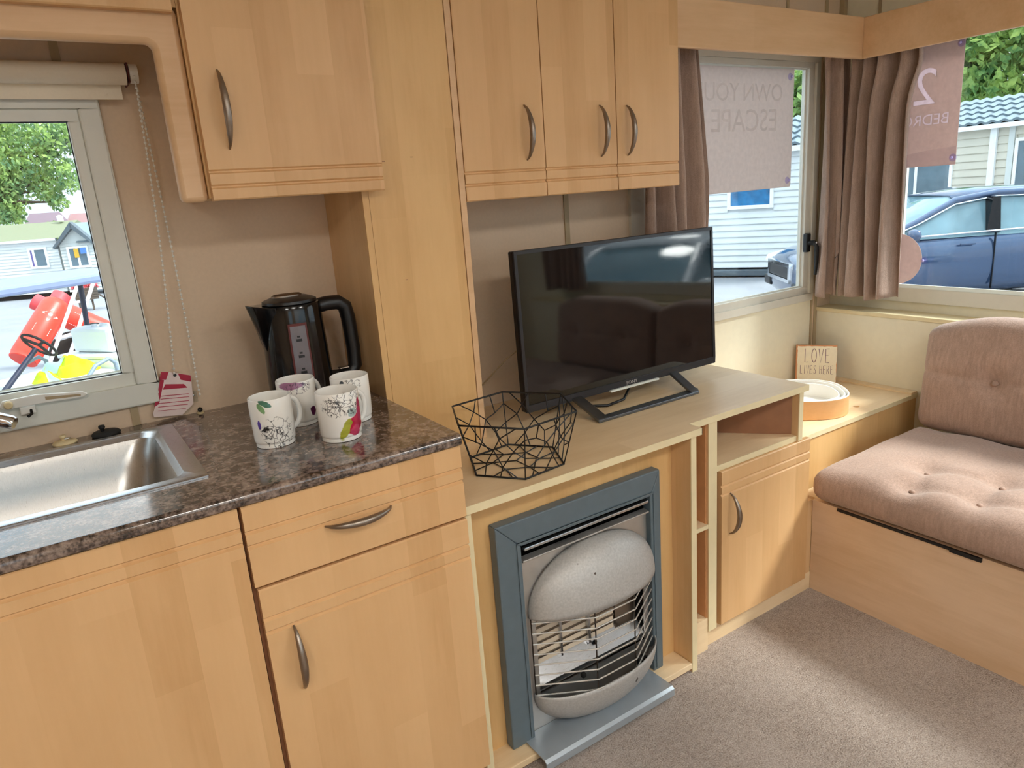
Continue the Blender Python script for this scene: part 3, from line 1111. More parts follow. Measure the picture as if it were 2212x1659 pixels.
def mug(name, label, x, y, hang, mat, r=0.0405, h=0.098):
    t = thing(name, label, 'mug', (x, y, zW), 'four floral mugs on the worktop')
    prof_ = [(r - 0.0045, 0.0), (r - 0.003, 0.001), (r - 0.0035, 0.008), (r - 0.0015, 0.010), (r - 0.001, 0.014), (r, 0.05), (r, h - 0.002), (r - 0.001, h),
             (r - 0.0025, h), (r - 0.0032, h - 0.003), (r - 0.0036, 0.02), (r - 0.008, 0.009), (0.0, 0.008)]

    def uv(p):
        a = math.atan2(p[1] - y, p[0] - x)
        return ((a / (2 * PI)) % 1.0, (p[2] - zW) / h)
    mbm = MB().lathe(prof_, (x, y, zW), 48)
    # give the seam its own vertices: cut the surface by building uv per loop
    obj('body', mbm, mat, t, smooth=40, uv=uv)
    pth = []
    for i in range(15):
        a = PI * i / 14
        dd_ = r - 0.004 + 0.026 * math.sin(a) ** 0.8
        pth.append((x + dd_ * math.cos(hang), y + dd_ * math.sin(hang), zW + 0.052 + 0.032 * math.cos(a)))
    obj('handle', MB().tube(pth, 0.0052, 10), M['china'], t, smooth=60)
    return t


# u is angle/2pi ; camera side is around angle -105 deg -> u 0.71
p1 = mug_print('mug_print_sketch', [(0.640, 0.84, 0.13, 0.07, -0.9, (120, 160, 110)), (0.675, 0.93, 0.18, 0.06, -0.4, (70, 120, 100)), (0.605, 0.52, 0.05, 0.10, 0, (90, 70, 150))],
               [(0.745, 0.30, 0.46, 0.36, 5.5, (44, 42, 44))])
p2 = mug_print('mug_print_violet', [(0.66, 0.93, 0.36, 0.09, 0, (160, 110, 140)), (0.835, 0.30, 0.10, 0.11, 0.5, (80, 20, 60))], [(0.72, 0.86, 0.4, 0.14, 7, (80, 60, 80))])
p3 = mug_print('mug_print_red_flower', [(0.830, 0.34, 0.32, 0.20, 0.3, (186, 26, 66)), (0.885, 0.58, 0.12, 0.26, 0.1, (176, 50, 90)), (0.815, 0.20, 0.15, 0.12, 0, (200, 66, 100)),
                                        (0.735, 0.26, 0.27, 0.10, 0.95, (168, 168, 56)), (0.80, 0.58, 0.13, 0.11, 0, (170, 186, 182))],
               [(0.765, 0.78, 0.62, 0.26, 6.5, (66, 60, 60)), (0.66, 0.72, 0.30, 0.22, 5.0, (56, 52, 52))])
p4 = mug_print('mug_print_buds', [(0.63, 0.86, 0.07, 0.12, 0, (70, 80, 90)), (0.655, 0.80, 0.05, 0.08, 0, (120, 30, 50))], [(0.69, 0.86, 0.34, 0.14, 7, (60, 58, 60))])
mug('floral_mug', 'white mug with a grey ink flower, front left of the four', 0.322, -0.372, math.radians(16), p1)
mug('floral_mug', 'white mug with a violet rim pattern, back left of the four', 0.404, -0.272, math.radians(24), p2)
mug('floral_mug', 'white mug with a red flower and green leaf, front right of the four', 0.436, -0.436, math.radians(16), p3, r=0.042)
mug('floral_mug', 'white mug with small dark buds, back right of the four', 0.500, -0.338, math.radians(85), p4)

# ================================================================== TELEVISION SHELF AND FIRE
zL = 0.7151
sh = thing('television_shelf', 'long pale beech shelf carrying the television, stepped at the front', 'shelf', (1.22, -0.28, zL - 0.018))
poly = [(0.6175, -0.0005), (0.6175, -0.5790), (1.3160, -0.5790), (1.3160, -0.5345), (1.8235, -0.5345), (1.8235, -0.0005)]
obj('board', MB().prism(poly, 'z', zL - 0.018, zL), M['beech_x'], sh)
obj('front_edging', MB().box(0.6175, 1.3175, -0.5806, -0.579, zL - 0.018, zL).box(1.316, 1.3175, -0.5806, -0.536, zL - 0.018, zL)
    .box(1.3175, 1.825, -0.5361, -0.5345, zL - 0.018, zL).box(1.8235, 1.825, -0.5345, -0.001, zL - 0.018, zL), M['edge'], sh)

fs_ = thing('fire_surround', 'beech fire surround with pale edged side boards around the gas fire', 'fire surround', (0.96, -0.3, 0))
zs_ = zL - 0.0185
obj('side_board', MB().box(0.619, 0.637, -0.568, -0.002, 0, zs_), M['beech_y'], fs_)
obj('edging', MB().box(0.619, 0.637, -0.571, -0.568, 0, zs_), M['edge'], fs_)
obj('side_board', MB().box(1.2865, 1.3055, -0.568, -0.002, 0, zs_), M['beech_y'], fs_)
obj('edging', MB().box(1.2865, 1.3055, -0.571, -0.568, 0, zs_), M['edge'], fs_)
pn = MB()
frame_ring(pn, 'y', -0.501, -0.485, (0.6375, 1.286, 0.03, zs_), (0.775, 1.185, 0.031, 0.556))
obj('front_panel', pn, M['beech_panel'], fs_)
obj('base_shelf', MB().box(0.6375, 1.286, -0.571, -0.486, 0.012, 0.030), M['beech_x'], fs_, bevel=0.002)
obj('base_plinth', MB().box(0.6375, 1.286, -0.560, -0.486, 0.0, 0.012), M['inner'], fs_)

gf = thing('gas_fire', 'grey gas fire with a slate frame, domed hood and wire guard', 'fire', (0.965, -0.52, 0.03))
yf = -0.5306
FO = (0.7142, 1.2148, 0.031, 0.6171)
FI = (0.779, 1.1805, 0.031, 0.551)
for nm, pl in (('frame_top', [(FO[0], FO[3]), (FO[1], FO[3]), (FI[1], FI[3]), (FI[0], FI[3])]),
               ('frame_side', [(FO[0], FO[2]), (FO[0], FO[3]), (FI[0], FI[3]), (FI[0], FI[2])]),
               ('frame_side', [(FO[1], FO[2]), (FO[1], FO[3]), (FI[1], FI[3]), (FI[1], FI[2])])):
    obj(nm, MB().prism(pl, 'y', yf, -0.5015), M['fire_frame'], gf, bevel=0.003)
# inner step bead of the frame
sb = MB()
sb.box(FI[0] - 0.012, FI[0] - 0.008, yf - 0.003, yf, 0.04, FI[3] + 0.010)
sb.box(FI[1] + 0.008, FI[1] + 0.012, yf - 0.003, yf, 0.04, FI[3] + 0.010)
sb.box(FI[0] - 0.012, FI[1] + 0.012, yf - 0.003, yf, FI[3] + 0.006, FI[3] + 0.010)
obj('frame_bead', sb, M['fire_frame'], gf, bevel=0.001)
# recess box
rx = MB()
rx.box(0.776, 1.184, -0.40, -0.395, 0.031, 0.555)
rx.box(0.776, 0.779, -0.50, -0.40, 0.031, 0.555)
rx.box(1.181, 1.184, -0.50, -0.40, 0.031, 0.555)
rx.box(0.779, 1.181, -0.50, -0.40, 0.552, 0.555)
obj('fire_box', rx, M['fire_black'], gf)
obj('slot_bar', MB().box(0.790, 1.178, -0.527, -0.515, 0.533, 0.541), M['steel'], gf, bevel=0.002)
yp = -0.513
bp = MB()
frame_ring(bp, 'y', yp, yp + 0.004, (0.780, 1.180, 0.032, 0.508), (0.815, 1.165, 0.128, 0.345))
obj('back_plate', bp, M['fire_plate'], gf)
obj('plate_lip', MB().prism([(yp, 0.500), (yp - 0.014, 0.506), (yp - 0.014, 0.510), (yp + 0.004, 0.514)], 'x', 0.784, 1.178), M['fire_plate'], gf, bevel=0.001)
CX = 0.9925


def shell_pt(u, v, up):
    """u 0..1 across, v 0 (open rim) .. 1 (back plate): quarter egg"""
    a = PI * u
    hw, ht, pr = 0.197, 0.148 if up else 0.122, 0.088
    zz0 = 0.352 if up else 0.142
    b_ = PI / 2 * v
    x = CX - hw * math.cos(a) * (1.0 if v < 1 else 1.0)
    s = math.sin(a)
    y = yp - 0.002 - pr * s ** 1.1 * math.cos(b_)
    z = ht * (s ** 0.85) * math.sin(b_)
    rimz = 0.0
    return (x, y, zz0 + (z + rimz if up else -z + rimz))


obj('hood', MB().grid(lambda u, v: shell_pt(u, v, True), 41, 15), M['fire_shell'], gf, smooth=60, solid=0.003)
obj('lower_bowl', MB().grid(lambda u, v: shell_pt(u, v, False), 41, 15), M['fire_shell'], gf, smooth=60, solid=0.003)
# radiant plaques and their dividers
for k, (x0, x1) in enumerate(((0.825, 0.905), (0.912, 0.992), (1.000, 1.085))):
    pq = obj('radiant_plaque', MB().box(x0, x1, -0.478, -0.468, 0.185, 0.345), M['plaque'], gf)
    pl_ = MB()
    for j in range(7):
        zz = 0.202 + 0.021 * j
        pl_.box(x0, x1, -0.482, -0.478, zz, zz + 0.004)
    obj('plaque_bar', pl_, M['handle'], pq)
obj('divider', MB().box(0.992, 1.000, -0.488, -0.466, 0.180, 0.350), M['steel'], gf)
obj('divider', MB().box(0.905, 0.911, -0.484, -0.466, 0.180, 0.350), M['steel'], gf)
obj('divider', MB().box(1.090, 1.155, -0.480, -0.462, 0.180, 0.350), M['handle'], gf)
obj('inner_tray', MB().prism([(-0.47, 0.188), (-0.51, 0.150), (-0.51, 0.146), (-0.46, 0.184)], 'x', 0.815, 1.165), M['steel'], gf)
obj('burner_stud', MB().sphere((0.925, -0.545, 0.151), 0.008), M['fire_black'], gf, smooth=60)
obj('burner_stud', MB().sphere((1.01, -0.49, 0.178), 0.006), M['fire_black'], gf, smooth=60)
obj('inner_floor', MB().box(0.815, 1.165, -0.51, -0.42, 0.135, 0.138), M['fire_plate'], gf)
# wire guard
gpath = [(0.797, -0.522), (0.930, -0.600), (1.055, -0.600), (1.187, -0.522)]
for k in range(8):
    z = 0.140 + 0.0285 * k
    obj('guard_wire', MB().tube([(a, c, z) for a, c in gpath], 0.0019, 6), M['wire'], gf, smooth=60)
for a, c in ((0.797, -0.522), (0.930, -0.598), (1.055, -0.598), (1.187, -0.522)):
    obj('guard_upright', MB().tube([(a, c + 0.002, 0.128), (a, c + 0.002, 0.352)], 0.0018, 6), M['darkwire'], gf, smooth=60)
obj('control_knob', MB().lathe([(0.017, 0), (0.017, 0.016), (0.012, 0.020), (0.0, 0.020)], (0, 0, 0), 18).xf(Matrix.Translation((1.150, yp, 0.072)) @ Matrix.Rotation(PI / 2, 4, 'X')), M['black'], gf, smooth=40)
hh = MB()
hh.prism([(-0.513, 0.0325), (-0.513, 0.036), (-0.606, 0.036), (-0.614, 0.030), (-0.614, 0.010), (-0.609, 0.010), (-0.609, 0.029), (-0.603, 0.0325)], 'x', 0.752, 1.172)
obj('hearth_plate', hh, M['hearth'], gf, bevel=0.001)

# ---- television
tv = thing('television', 'black flat-screen television on a grey loop stand', 'television', (1.364, -0.26, zL))
TX0, TX1, TZ0, TZ1 = 0.998, 1.730, 0.757, 1.182
obj('case', MB().box(TX0, TX1, -0.258, -0.235, TZ0, TZ1).box(1.12, 1.61, -0.235, -0.195, TZ0 + 0.03, TZ1 - 0.12), M['black'], tv, bevel=0.004)
bz = MB()
frame_ring(bz, 'y', -0.264, -0.258, (TX0, TX1, TZ0, TZ1), (TX0 + 0.009, TX1 - 0.009, TZ0 + 0.020, TZ1 - 0.009))
bezel = obj('bezel', bz, M['bezel'], tv, bevel=0.001)
obj('screen', MB().box(TX0 + 0.009, TX1 - 0.009, -0.2615, -0.258, TZ0 + 0.020, TZ1 - 0.009), M['screen'], tv)
obj('silver_strip', MB().box(1.285, 1.475, -0.272, -0.262, TZ0 - 0.003, TZ0 + 0.003), M['silver'], tv, bevel=0.001)
lg = text_mb('SONY', 0.013, 0.0006)
lg.xf(Matrix.Translation((1.372, -0.2645, TZ0 + 0.011)) @ Matrix.Rotation(PI / 2, 4, 'X') @ Matrix.Scale(1.25, 4, (1, 0, 0)))
obj('logo', lg, M['logo'], bezel)
tilt_tv = Matrix.Translation((0, 0.002, TZ0 - zL)) @ Matrix.Rotation(math.radians(-1.6), 4, 'X') @ Matrix.Translation((0, -0.002, zL - TZ0))
for ch_o in list(tv.children):
    ch_o.data.transform(tilt_tv)
for ch_o in list(bezel.children):
    ch_o.data.transform(tilt_tv)
ts = MB()
# loop stand: front bar on the shelf and two flat legs rising back to the case
ts.prism([(1.156, -0.368), (1.540, -0.368), (1.566, -0.338), (1.200, -0.338)], 'z', zL + 0.0005, zL + 0.009)


def flat_leg(p0, p1, w=0.026):
    d_ = Vector(p1) - Vector(p0)
    s_ = Vector((w, 0, 0))
    n_ = Vector((0, 0, -0.009))
    vs = [Vector(p0), Vector(p0) + s_, Vector(p1) + s_, Vector(p1)]
    vs += [q + n_ for q in vs]
    ts.add(vs, [(0, 1, 2, 3), (7, 6, 5, 4), (0, 4, 5, 1), (1, 5, 6, 2), (2, 6, 7, 3), (3, 7, 4, 0)])


flat_leg((1.158, -0.366, zL + 0.0095), (1.150, -0.262, zL + 0.052), 0.034)
flat_leg((1.512, -0.366, zL + 0.0095), (1.528, -0.258, zL + 0.052), 0.030)
flat_leg((1.150, -0.10, zL + 0.0095), (1.150, -0.215, zL + 0.052), 0.034)
flat_leg((1.528, -0.10, zL + 0.0095), (1.528, -0.215, zL + 0.052), 0.030)
ts.box(1.150, 1.558, -0.10, -0.075, zL + 0.0005, zL + 0.009)
obj('stand', ts, M['tvstand'], tv, bevel=0.0015)
obj('cable', MB().tube([(1.20, -0.20, zL + 0.05), (1.21, -0.225, zL + 0.006), (1.27, -0.272, zL + 0.005), (1.34, -0.262, zL + 0.006), (1.40, -0.22, zL + 0.02), (1.46, -0.19, zL + 0.05)], 0.004, 8), M['black'], tv, smooth=60)
obj('aerial_lead', MB().tube([(1.05, -0.20, 0.93), (1.02, -0.14, 0.88), (0.985, -0.06, 0.80), (0.96, -0.01, 0.73)], 0.0022, 6), M['trim'], tv, smooth=60)

# ---- wire basket
bk = thing('wire_basket', 'black geometric wire basket on the shelf beside the worktop', 'basket', (0.84, -0.441, zL))


def hexpt(k, R, z, rot=6):
    a = math.radians(60 * k + rot)
    return Vector((0.84 + R * math.cos(a), -0.441 + R * math.sin(a), z))


zb0, zb1 = zL + 0.0025, zL + 0.130
base = [hexpt(k, 0.117, zb0) for k in range(6)]
top = [hexpt(k, 0.153, zb1) for k in range(6)]
obj('base_rim', MB().tube(base, 0.0023, 8, closed=True), M['black_wire'], bk, smooth=60)
obj('top_rim', MB().tube(top, 0.0023, 8, closed=True), M['black_wire'], bk, smooth=60)
rw = random.Random(3)


def wire(mb_, a, c):
    mb_.tube([a, c], 0.00145, 5)


for k in range(6):
    a0, a1, b0_, b1_ = base[k], base[(k + 1) % 6], top[k], top[(k + 1) % 6]

    def S(u, v):
        return a0.lerp(a1, u).lerp(b0_.lerp(b1_, u), v)
    w_ = MB()
    wire(w_, a0, b0_)
    j = lambda s: rw.uniform(-s, s)
    n1 = (0.24 + j(.05), 0.30 + j(.05))
    n2 = (0.62 + j(.05), 0.24 + j(.05))
    n3 = (0.42 + j(.05), 0.55 + j(.05))
    n4 = (0.80 + j(.04), 0.56 + j(.05))
    n5 = (0.20 + j(.04), 0.70 + j(.05))
    n6 = (0.62 + j(.04), 0.78 + j(.04))
    for p, q in ((n1, (0.18, 0)), (n1, (0, 0.42)), (n1, n3), (n2, n3), (n2, (0.5, 0)), (n2, (0.86, 0)), (n2, n4), (n4, (1, 0.42)), (n4, n6), (n3, n6),
                 (n3, n5), (n5, (0, 0.78)), (n5, (0.26, 1)), (n6, (0.55, 1)), (n6, (0.88, 1)), (n4, (1, 0.78))):
        wire(w_, S(*p), S(*q))
    obj('side_wires', w_, M['black_wire'], bk)
w_ = MB()
cb_ = Vector((0.84, -0.441, zb0))
inner = [hexpt(k, 0.055, zb0, 30) for k in range(6)]
for k in range(6):
    wire(w_, inner[k], inner[(k + 1) % 6])
    wire(w_, inner[k], base[k].lerp(base[(k + 1) % 6], 0.35))
    wire(w_, inner[k], base[k].lerp(base[(k + 1) % 6], 0.75))
    if k % 2 == 0:
        wire(w_, cb_, inner[k])
obj('base_wires', w_, M['black_wire'], bk)

# ================================================================== RIGHT-HAND CABINET, CORNER BOX
yK = -0.515
cu = thing('end_cabinet', 'beech end cabinet with an open cubby over a grooved door beside the fire', 'cabinet', (1.6, -0.3, 0))
zt = zL - 0.0185
obj('side_panel', MB().box(1.398, 1.431, -0.527, -0.01, 0.06, zt), M['beech_y'], cu)
obj('edging', MB().box(1.398, 1.431, -0.530, -0.527, 0.06, zt), M['edge'], cu)
obj('side_panel', MB().box(1.790, 1.8085, -0.527, -0.01, 0.06, zt), M['beech_y'], cu)
obj('edging', MB().box(1.790, 1.8085, -0.530, -0.527, 0.5450, zt), M['edge'], cu)
obj('cubby_shelf', MB().box(1.431, 1.790, -0.520, -0.02, 0.543, 0.560), M['beech_x'], cu)
obj('shelf_edging', MB().box(1.431, 1.790, -0.523, -0.520, 0.543, 0.560), M['edge'], cu)
obj('slanted_back', MB().prism([(1.789, -0.505), (1.789, -0.490), (1.55, -0.205), (1.54, -0.215)], 'z', 0.5605, zt), M['inner'], cu)
obj('back_panel', MB().box(1.431, 1.790, -0.02, -0.01, 0.06, zt), M['beech_panel'], cu)
dK = obj('door', door_mb(1.448, 1.846, -0.5325, 0.0608, 0.5417, (0.498, 0.4715), 0.0175), M['beech'], cu)
bow_handle(dK, (1.482, 0.408), 0.125, 'z', -0.5325, 0.034)
obj('plinth', MB().box(1.3975, 1.898, -0.514, -0.499, 0, 0.0595), M['beech_x'], cu)
obj('return_strip', MB().box(1.848, 1.898, -0.513, -0.455, 0.0595, 0.315), M['beech_y'], cu)
# open niche column between the fire and the cabinet
nc = thing('narrow_niche', 'narrow open niche with small shelves between the fire and the end cabinet', 'shelf unit', (1.352, -0.4, 0))
obj('niche_back', MB().box(1.306, 1.3975, -0.33, -0.32, 0, zt), M['beech_panel'], nc)
obj('niche_shelf', MB().box(1.3065, 1.397, -0.527, -0.33, 0.388, 0.400), M['beech_x'], nc)
obj('shelf_edging', MB().box(1.3065, 1.397, -0.530, -0.527, 0.388, 0.400), M['edge'], nc)
obj('niche_floor', MB().box(1.3065, 1.397, -0.527, -0.33, 0.0, 0.104), M['beech_x'], nc)
obj('side_lining', MB().box(1.3940, 1.3975, -0.522, -0.33, 0.104, zt), plain('orange_beech_lining', (206, 150, 100), 0.6), nc)

XB = 2.646
zB, zCB, yCB = 0.780, 0.4924, -0.436
cbx = thing('corner_box', 'low pale beech corner box with a finger hole, holding the nested trays', 'cabinet', (2.23, -0.22, 0))
lid_ = MB()
HX, HY, HR = 2.352, -0.372, 0.011
# lid with a finger hole: ring of quads round the hole
x0, x1, y0, y1 = 1.810, XB - 0.001, yCB + 0.002, -0.001
n = 32
inn, out = [], []
for i in range(n):
    a = 2 * PI * i / n
    ca, sa = math.cos(a), math.sin(a)
    inn.append((HX + HR * ca, HY + HR * sa))
    tx = ((x1 - HX) / ca if ca > 0 else (x0 - HX) / ca) if abs(ca) > 1e-9 else 1e9
    ty = ((y1 - HY) / sa if sa > 0 else (y0 - HY) / sa) if abs(sa) > 1e-9 else 1e9
    tm = min(tx, ty)
    out.append((HX + tm * ca, HY + tm * sa))
for c in ((x0, y0), (x1, y0), (x1, y1), (x0, y1)):
    i = min(range(n), key=lambda q: (out[q][0] - c[0]) ** 2 + (out[q][1] - c[1]) ** 2)
    out[i] = c
loops(lid_, [[(a, c, zCB - 0.016) for a, c in inn], [(a, c, zCB) for a, c in inn], [(a, c, zCB) for a, c in out], [(a, c, zCB - 0.016) for a, c in out], [(a, c, zCB - 0.016) for a, c in inn]])
obj('lid', lid_, M['beech_x'], cbx)
obj('lid_edging', MB().box(1.810, XB - 0.001, yCB - 0.001, yCB + 0.002, zCB - 0.016, zCB), M['edge'], cbx)
obj('front_panel', MB().box(1.810, XB - 0.001, yCB + 0.004, yCB + 0.020, 0.0, zCB - 0.0165), M['beech_panel'], cbx)
obj('rear_batten', MB().box(2.606, XB - 0.001, yCB + 0.002, -0.001, zCB + 0.0003, zCB + 0.007), M['beech_x'], cbx)
obj('hole_lining', MB().lathe([(HR, -0.05), (HR, -0.0165)], (HX, HY, zCB), 24).lathe([(HR, -0.05), (0, -0.05)], (HX, HY, zCB), 24, cap=False), M['inner'], cbx)

wb = thing('window_bench', 'cream boxed ledge running under the bay window', 'ledge', (2.69, -1.2, 0))
obj('front_panel', MB().box(XB, XB + 0.012, -2.60, -0.001, 0.0, zB - 0.0165), M['wallpanel'], wb)
obj('top_board', MB().box(XB - 0.004, XR - 0.001, -2.60, -0.001, zB - 0.016, zB), M['edge'], wb, bevel=0.002)

# ================================================================== SOFA
sfb = thing('sofa_base', 'beech boxed seat base along the bay window wall', 'sofa base', (2.2, -1.5, 0))
obj('front_panel', MB().box(1.899, 1.917, -2.55, -0.5135, 0.0, 0.315), M['beech_base'], sfb)
obj('seat_board', MB().box(1.917, XB - 0.002, -2.55, -0.458, 0.300, 0.315), M['beech_x'], sfb)
obj('black_strap', MB().box(1.8935, 1.899, -1.002, -0.60, 0.3065, 0.3155).box(1.892, 1.899, -1.010, -0.93, 0.303, 0.3155), M['black'], sfb, bevel=0.001)


def cushion(hx, hy, hz, r, nx, ny, nz, disp):
    """rounded box centred at the origin, sampled on a subdivided cube; disp(p, n) returns an offset vector"""
    mb_ = MB()

    def emit(fn, na, nb_):
        vs = []
        for i in range(na + 1):
            for j in range(nb_ + 1):
                q = Vector(fn(i / na * 2 - 1, j / nb_ * 2 - 1))
                p = Vector((q.x * hx, q.y * hy, q.z * hz))
                c = Vector((max(-hx + r, min(hx - r, p.x)), max(-hy + r, min(hy - r, p.y)), max(-hz + r, min(hz - r, p.z))))
                d_ = p - c
                if d_.length > 1e-9:
                    nrm = d_.normalized()
                    p = c + nrm * r
                else:
                    nrm = q
                p = p + disp(p, nrm)
                vs.append(tuple(round(t_, 6) for t_ in p))
        fs = []
        for i in range(na):
            for j in range(nb_):
                a_ = i * (nb_ + 1) + j
                fs.append((a_, a_ + nb_ + 1, a_ + nb_ + 2, a_ + 1))
        mb_.add(vs, fs)
    for s in (-1, 1):
        emit(lambda a, b_: (a, b_, s), nx, ny)
        emit(lambda a, b_: (a, s, b_), nx, nz)
        emit(lambda a, b_: (s, a, b_), ny, nz)
    return mb_


def seg_dist(px, py, a, b_):
    ax, ay = a
    bx, by = b_
    dx, dy = bx - ax, by - ay
    t = max(0, min(1, ((px - ax) * dx + (py - ay) * dy) / (dx * dx + dy * dy)))
    return math.hypot(px - ax - t * dx, py - ay - t * dy)


def tufts(px, py, pts_, creases, depth, sig, cdepth, csig):
    d_ = 0.0
    for (a, b_) in pts_:
        q = (px - a) ** 2 + (py - b_) ** 2
        d_ += depth * math.exp(-q / (2 * sig * sig))
    for (a, b_) in creases:
        q = seg_dist(px, py, a, b_)
        d_ = max(d_, d_ * 0.6 + cdepth * math.exp(-q * q / (2 * csig * csig)))
    return d_


def seat(y_hi, y_lo, label, btn):
    cx, cy, cz = (1.884 + 2.50) / 2, (y_hi + y_lo) / 2, 0.3175 + 0.053
    hx, hy, hz = (2.50 - 1.884) / 2, (y_hi - y_lo) / 2, 0.053
    P = [(a - cx, b_ - cy) for a, b_ in btn]
    cr = []
    for i in range(len(P)):
        for j in range(i + 1, len(P)):
            if math.hypot(P[i][0] - P[j][0], P[i][1] - P[j][1]) < 0.20:
                cr.append((P[i], P[j]))

    def disp(p, nrm):
        v = Vector((0, 0, 0))
        if p.z > 0:
            w = min(1, p.z / hz)
            crown = 0.026 * (1 - (p.x / hx) ** 4) * (1 - (p.y / hy) ** 6)
            v.z += w * (crown - tufts(p.x, p.y, P, cr, 0.026, 0.032, 0.010, 0.012))
            v.z += w * 0.003 * math.sin(p.y * 31 + p.x * 9) * math.sin(p.x * 17)
        if nrm.x < -0.3:
            v.x -= 0.012 * (1 - (p.z / hz) ** 2)
        return v
    t = thing('seat_cushion', label, 'cushion', (cx, cy, 0.3175), 'sofa seat cushions')
    mb_ = cushion(hx, hy, hz, 0.040, 46, 64, 10, disp)
    mb_.v = [(a + cx, b_ + cy, c + cz) for a, b_, c in mb_.v]
    obj('cover', mb_, M['fabric'], t, smooth=80)
    for (a, b_) in btn:
        px, py = a - cx, b_ - cy
        zz = cz + hz + 0.026 * (1 - (px / hx) ** 4) * (1 - (py / hy) ** 6) - 0.027
        obj('button', MB().lathe([(0.0085, 0), (0.0085, 0.002), (0.006, 0.0055), (0, 0.0065)], (a, b_, zz), 12), M['button'], t, smooth=60)
    return t


seat(-0.513, -1.50, 'taupe buttoned seat cushion nearest the corner box', [(2.085, -0.765), (2.125, -0.95), (2.165, -1.135), (1.955, -0.79), (1.985, -0.955), (2.015, -1.12), (2.2, -1.32), (2.05, -1.30)])
seat(-1.505, -2.50, 'taupe seat cushion farther along the bay window, mostly out of view', [(2.09, -1.7), (2.09, -1.95), (2.09, -2.2)])


def back(y_hi, y_lo, label, btn):
    # cushion stands on the seat and leans on the window bench; local x = thickness, z = height
    hy, hz, hx = (y_hi - y_lo) / 2, 0.205, 0.062
    cy = (y_hi + y_lo) / 2
    P = btn
    cr = [((-9, 0.0), (9, 0.0))]

    def disp(p, nrm):
        v = Vector((0, 0, 0))
        top_drop = 0.055 * max(0, abs(p.y / hy) - 0.45) ** 1.6 / 0.55 ** 1.6
        if p.z > 0:
            v.z -= top_drop * (p.z / hz)
        if nrm.x < -0.2:
            v.x -= 0.030 * (1 - (p.z / hz) ** 2 * 0.9) * (1 - (p.y / hy) ** 4)
            v.x += tufts(p.y, p.z, P, cr, 0.030, 0.034, 0.007, 0.010)
        return v
    mb_ = cushion(hx, hy, hz, 0.045, 10, 60, 44, disp)
    tilt = Matrix.Translation((2.553, cy, 0.618)) @ Matrix.Rotation(math.radians(6.5), 4, 'Y')
    t = thing('back_cushion', label, 'cushion', (2.553, cy, 0.405), 'sofa back cushions')
    mb_.xf(tilt)
    obj('cover', mb_, M['fabric'], t, smooth=80)
    for (a, b_) in btn:
        q = MB().lathe([(0.010, 0), (0.010, 0.003), (0.007, 0.0075), (0, 0.0085)], (0, 0, 0), 14)
        q.xf(tilt @ Matrix.Translation((-hx - 0.030 + 0.026, a, b_)) @ Matrix.Rotation(-PI / 2, 4, 'Y'))
        obj('button', q, M['button'], t, smooth=60)
    return t


b1 = back(-0.513, -1.33, 'taupe buttoned back cushion nearest the corner box', [(0.165, -0.005), (-0.165, -0.005)])
obj('care_label', MB().box(2.466, 2.470, -0.865, -0.845, 0.585, 0.600), M['white_plastic'], b1)
back(-1.335, -2.15, 'taupe back cushion farther along the bay window, out of view', [(0.2, 0.0), (-0.2, 0.0)])

# ================================================================== ITEMS ON THE CORNER BOX
lv = thing('love_sign', 'small white wooden plaque lettered LOVE LIVES HERE', 'sign', (2.535, -0.085, zCB))
sw, shh, sth = 0.152, 0.156, 0.018
pl = Vector((2.478, -0.030, zCB + 0.0003))
pr_ = Vector((2.561, -0.154, zCB + 0.0003))
ux = (pr_ - pl).normalized()
nrm = Vector((ux.y, -ux.x, 0))
nrm = nrm if nrm.x < 0 else -nrm
sm = Matrix.Identity(4)
uz = (Vector((0, 0, 1)) - nrm * 0.10).normalized()
nrm2 = ux.cross(uz)
if nrm2.dot(nrm) < 0:
    nrm2 = -nrm2
for i in range(3):
    sm[i][0], sm[i][1], sm[i][2], sm[i][3] = ux[i], uz[i], nrm2[i], pl[i] + nrm2[i] * 0.002
body = MB().box(0, sw, 0.0018, shh, -sth, 0).xf(sm)
obj('board', body, M['sign_wood'], lv, bevel=0.001)
rs_ = random.Random(5)
edge_ = []
for (ax, ay), (bx, by) in (((0.006, 0.004), (sw - 0.001, 0.004)), ((sw - 0.001, 0.004), (sw - 0.001, shh - 0.005)), ((sw - 0.001, shh - 0.005), (0.006, shh - 0.005)), ((0.006, shh - 0.005), (0.006, 0.004))):
    for k in range(16):
        t = k / 16
        edge_.append((ax + (bx - ax) * t + rs_.uniform(-0.0012, 0.0012), ay + (by - ay) * t + rs_.uniform(-0.0012, 0.0012)))
face = MB().prism(edge_, 'z', 0.0001, 0.0009).xf(sm)
fc = obj('painted_face', face, M['sign_white'], lv)
STROKES = {
    'L': [[(0, 1), (0, 0), (0.75, 0.02)]],
    'O': [[(0.5 + 0.5 * math.sin(2 * PI * i / 16), 0.5 + 0.5 * math.cos(2 * PI * i / 16)) for i in range(17)]],
    'V': [[(0, 1), (0.45, 0), (1, 1)]],
    'E': [[(0.8, 1), (0, 0.98), (0, 0), (0.8, 0)], [(0, 0.55), (0.6, 0.55)]],
    'I': [[(0.3, 1), (0.3, 0)]],
    'S': [[(0.9, 0.85), (0.6, 1), (0.2, 0.9), (0.15, 0.7), (0.5, 0.52), (0.85, 0.35), (0.8, 0.1), (0.4, 0), (0.05, 0.12)]],
    'H': [[(0, 1), (0, 0)], [(0.8, 1), (0.8, 0)], [(0, 0.5), (0.8, 0.5)]],
    'R': [[(0, 0), (0, 1), (0.6, 0.97), (0.75, 0.78), (0.55, 0.55), (0, 0.5)], [(0.35, 0.52), (0.85, 0)]],
}


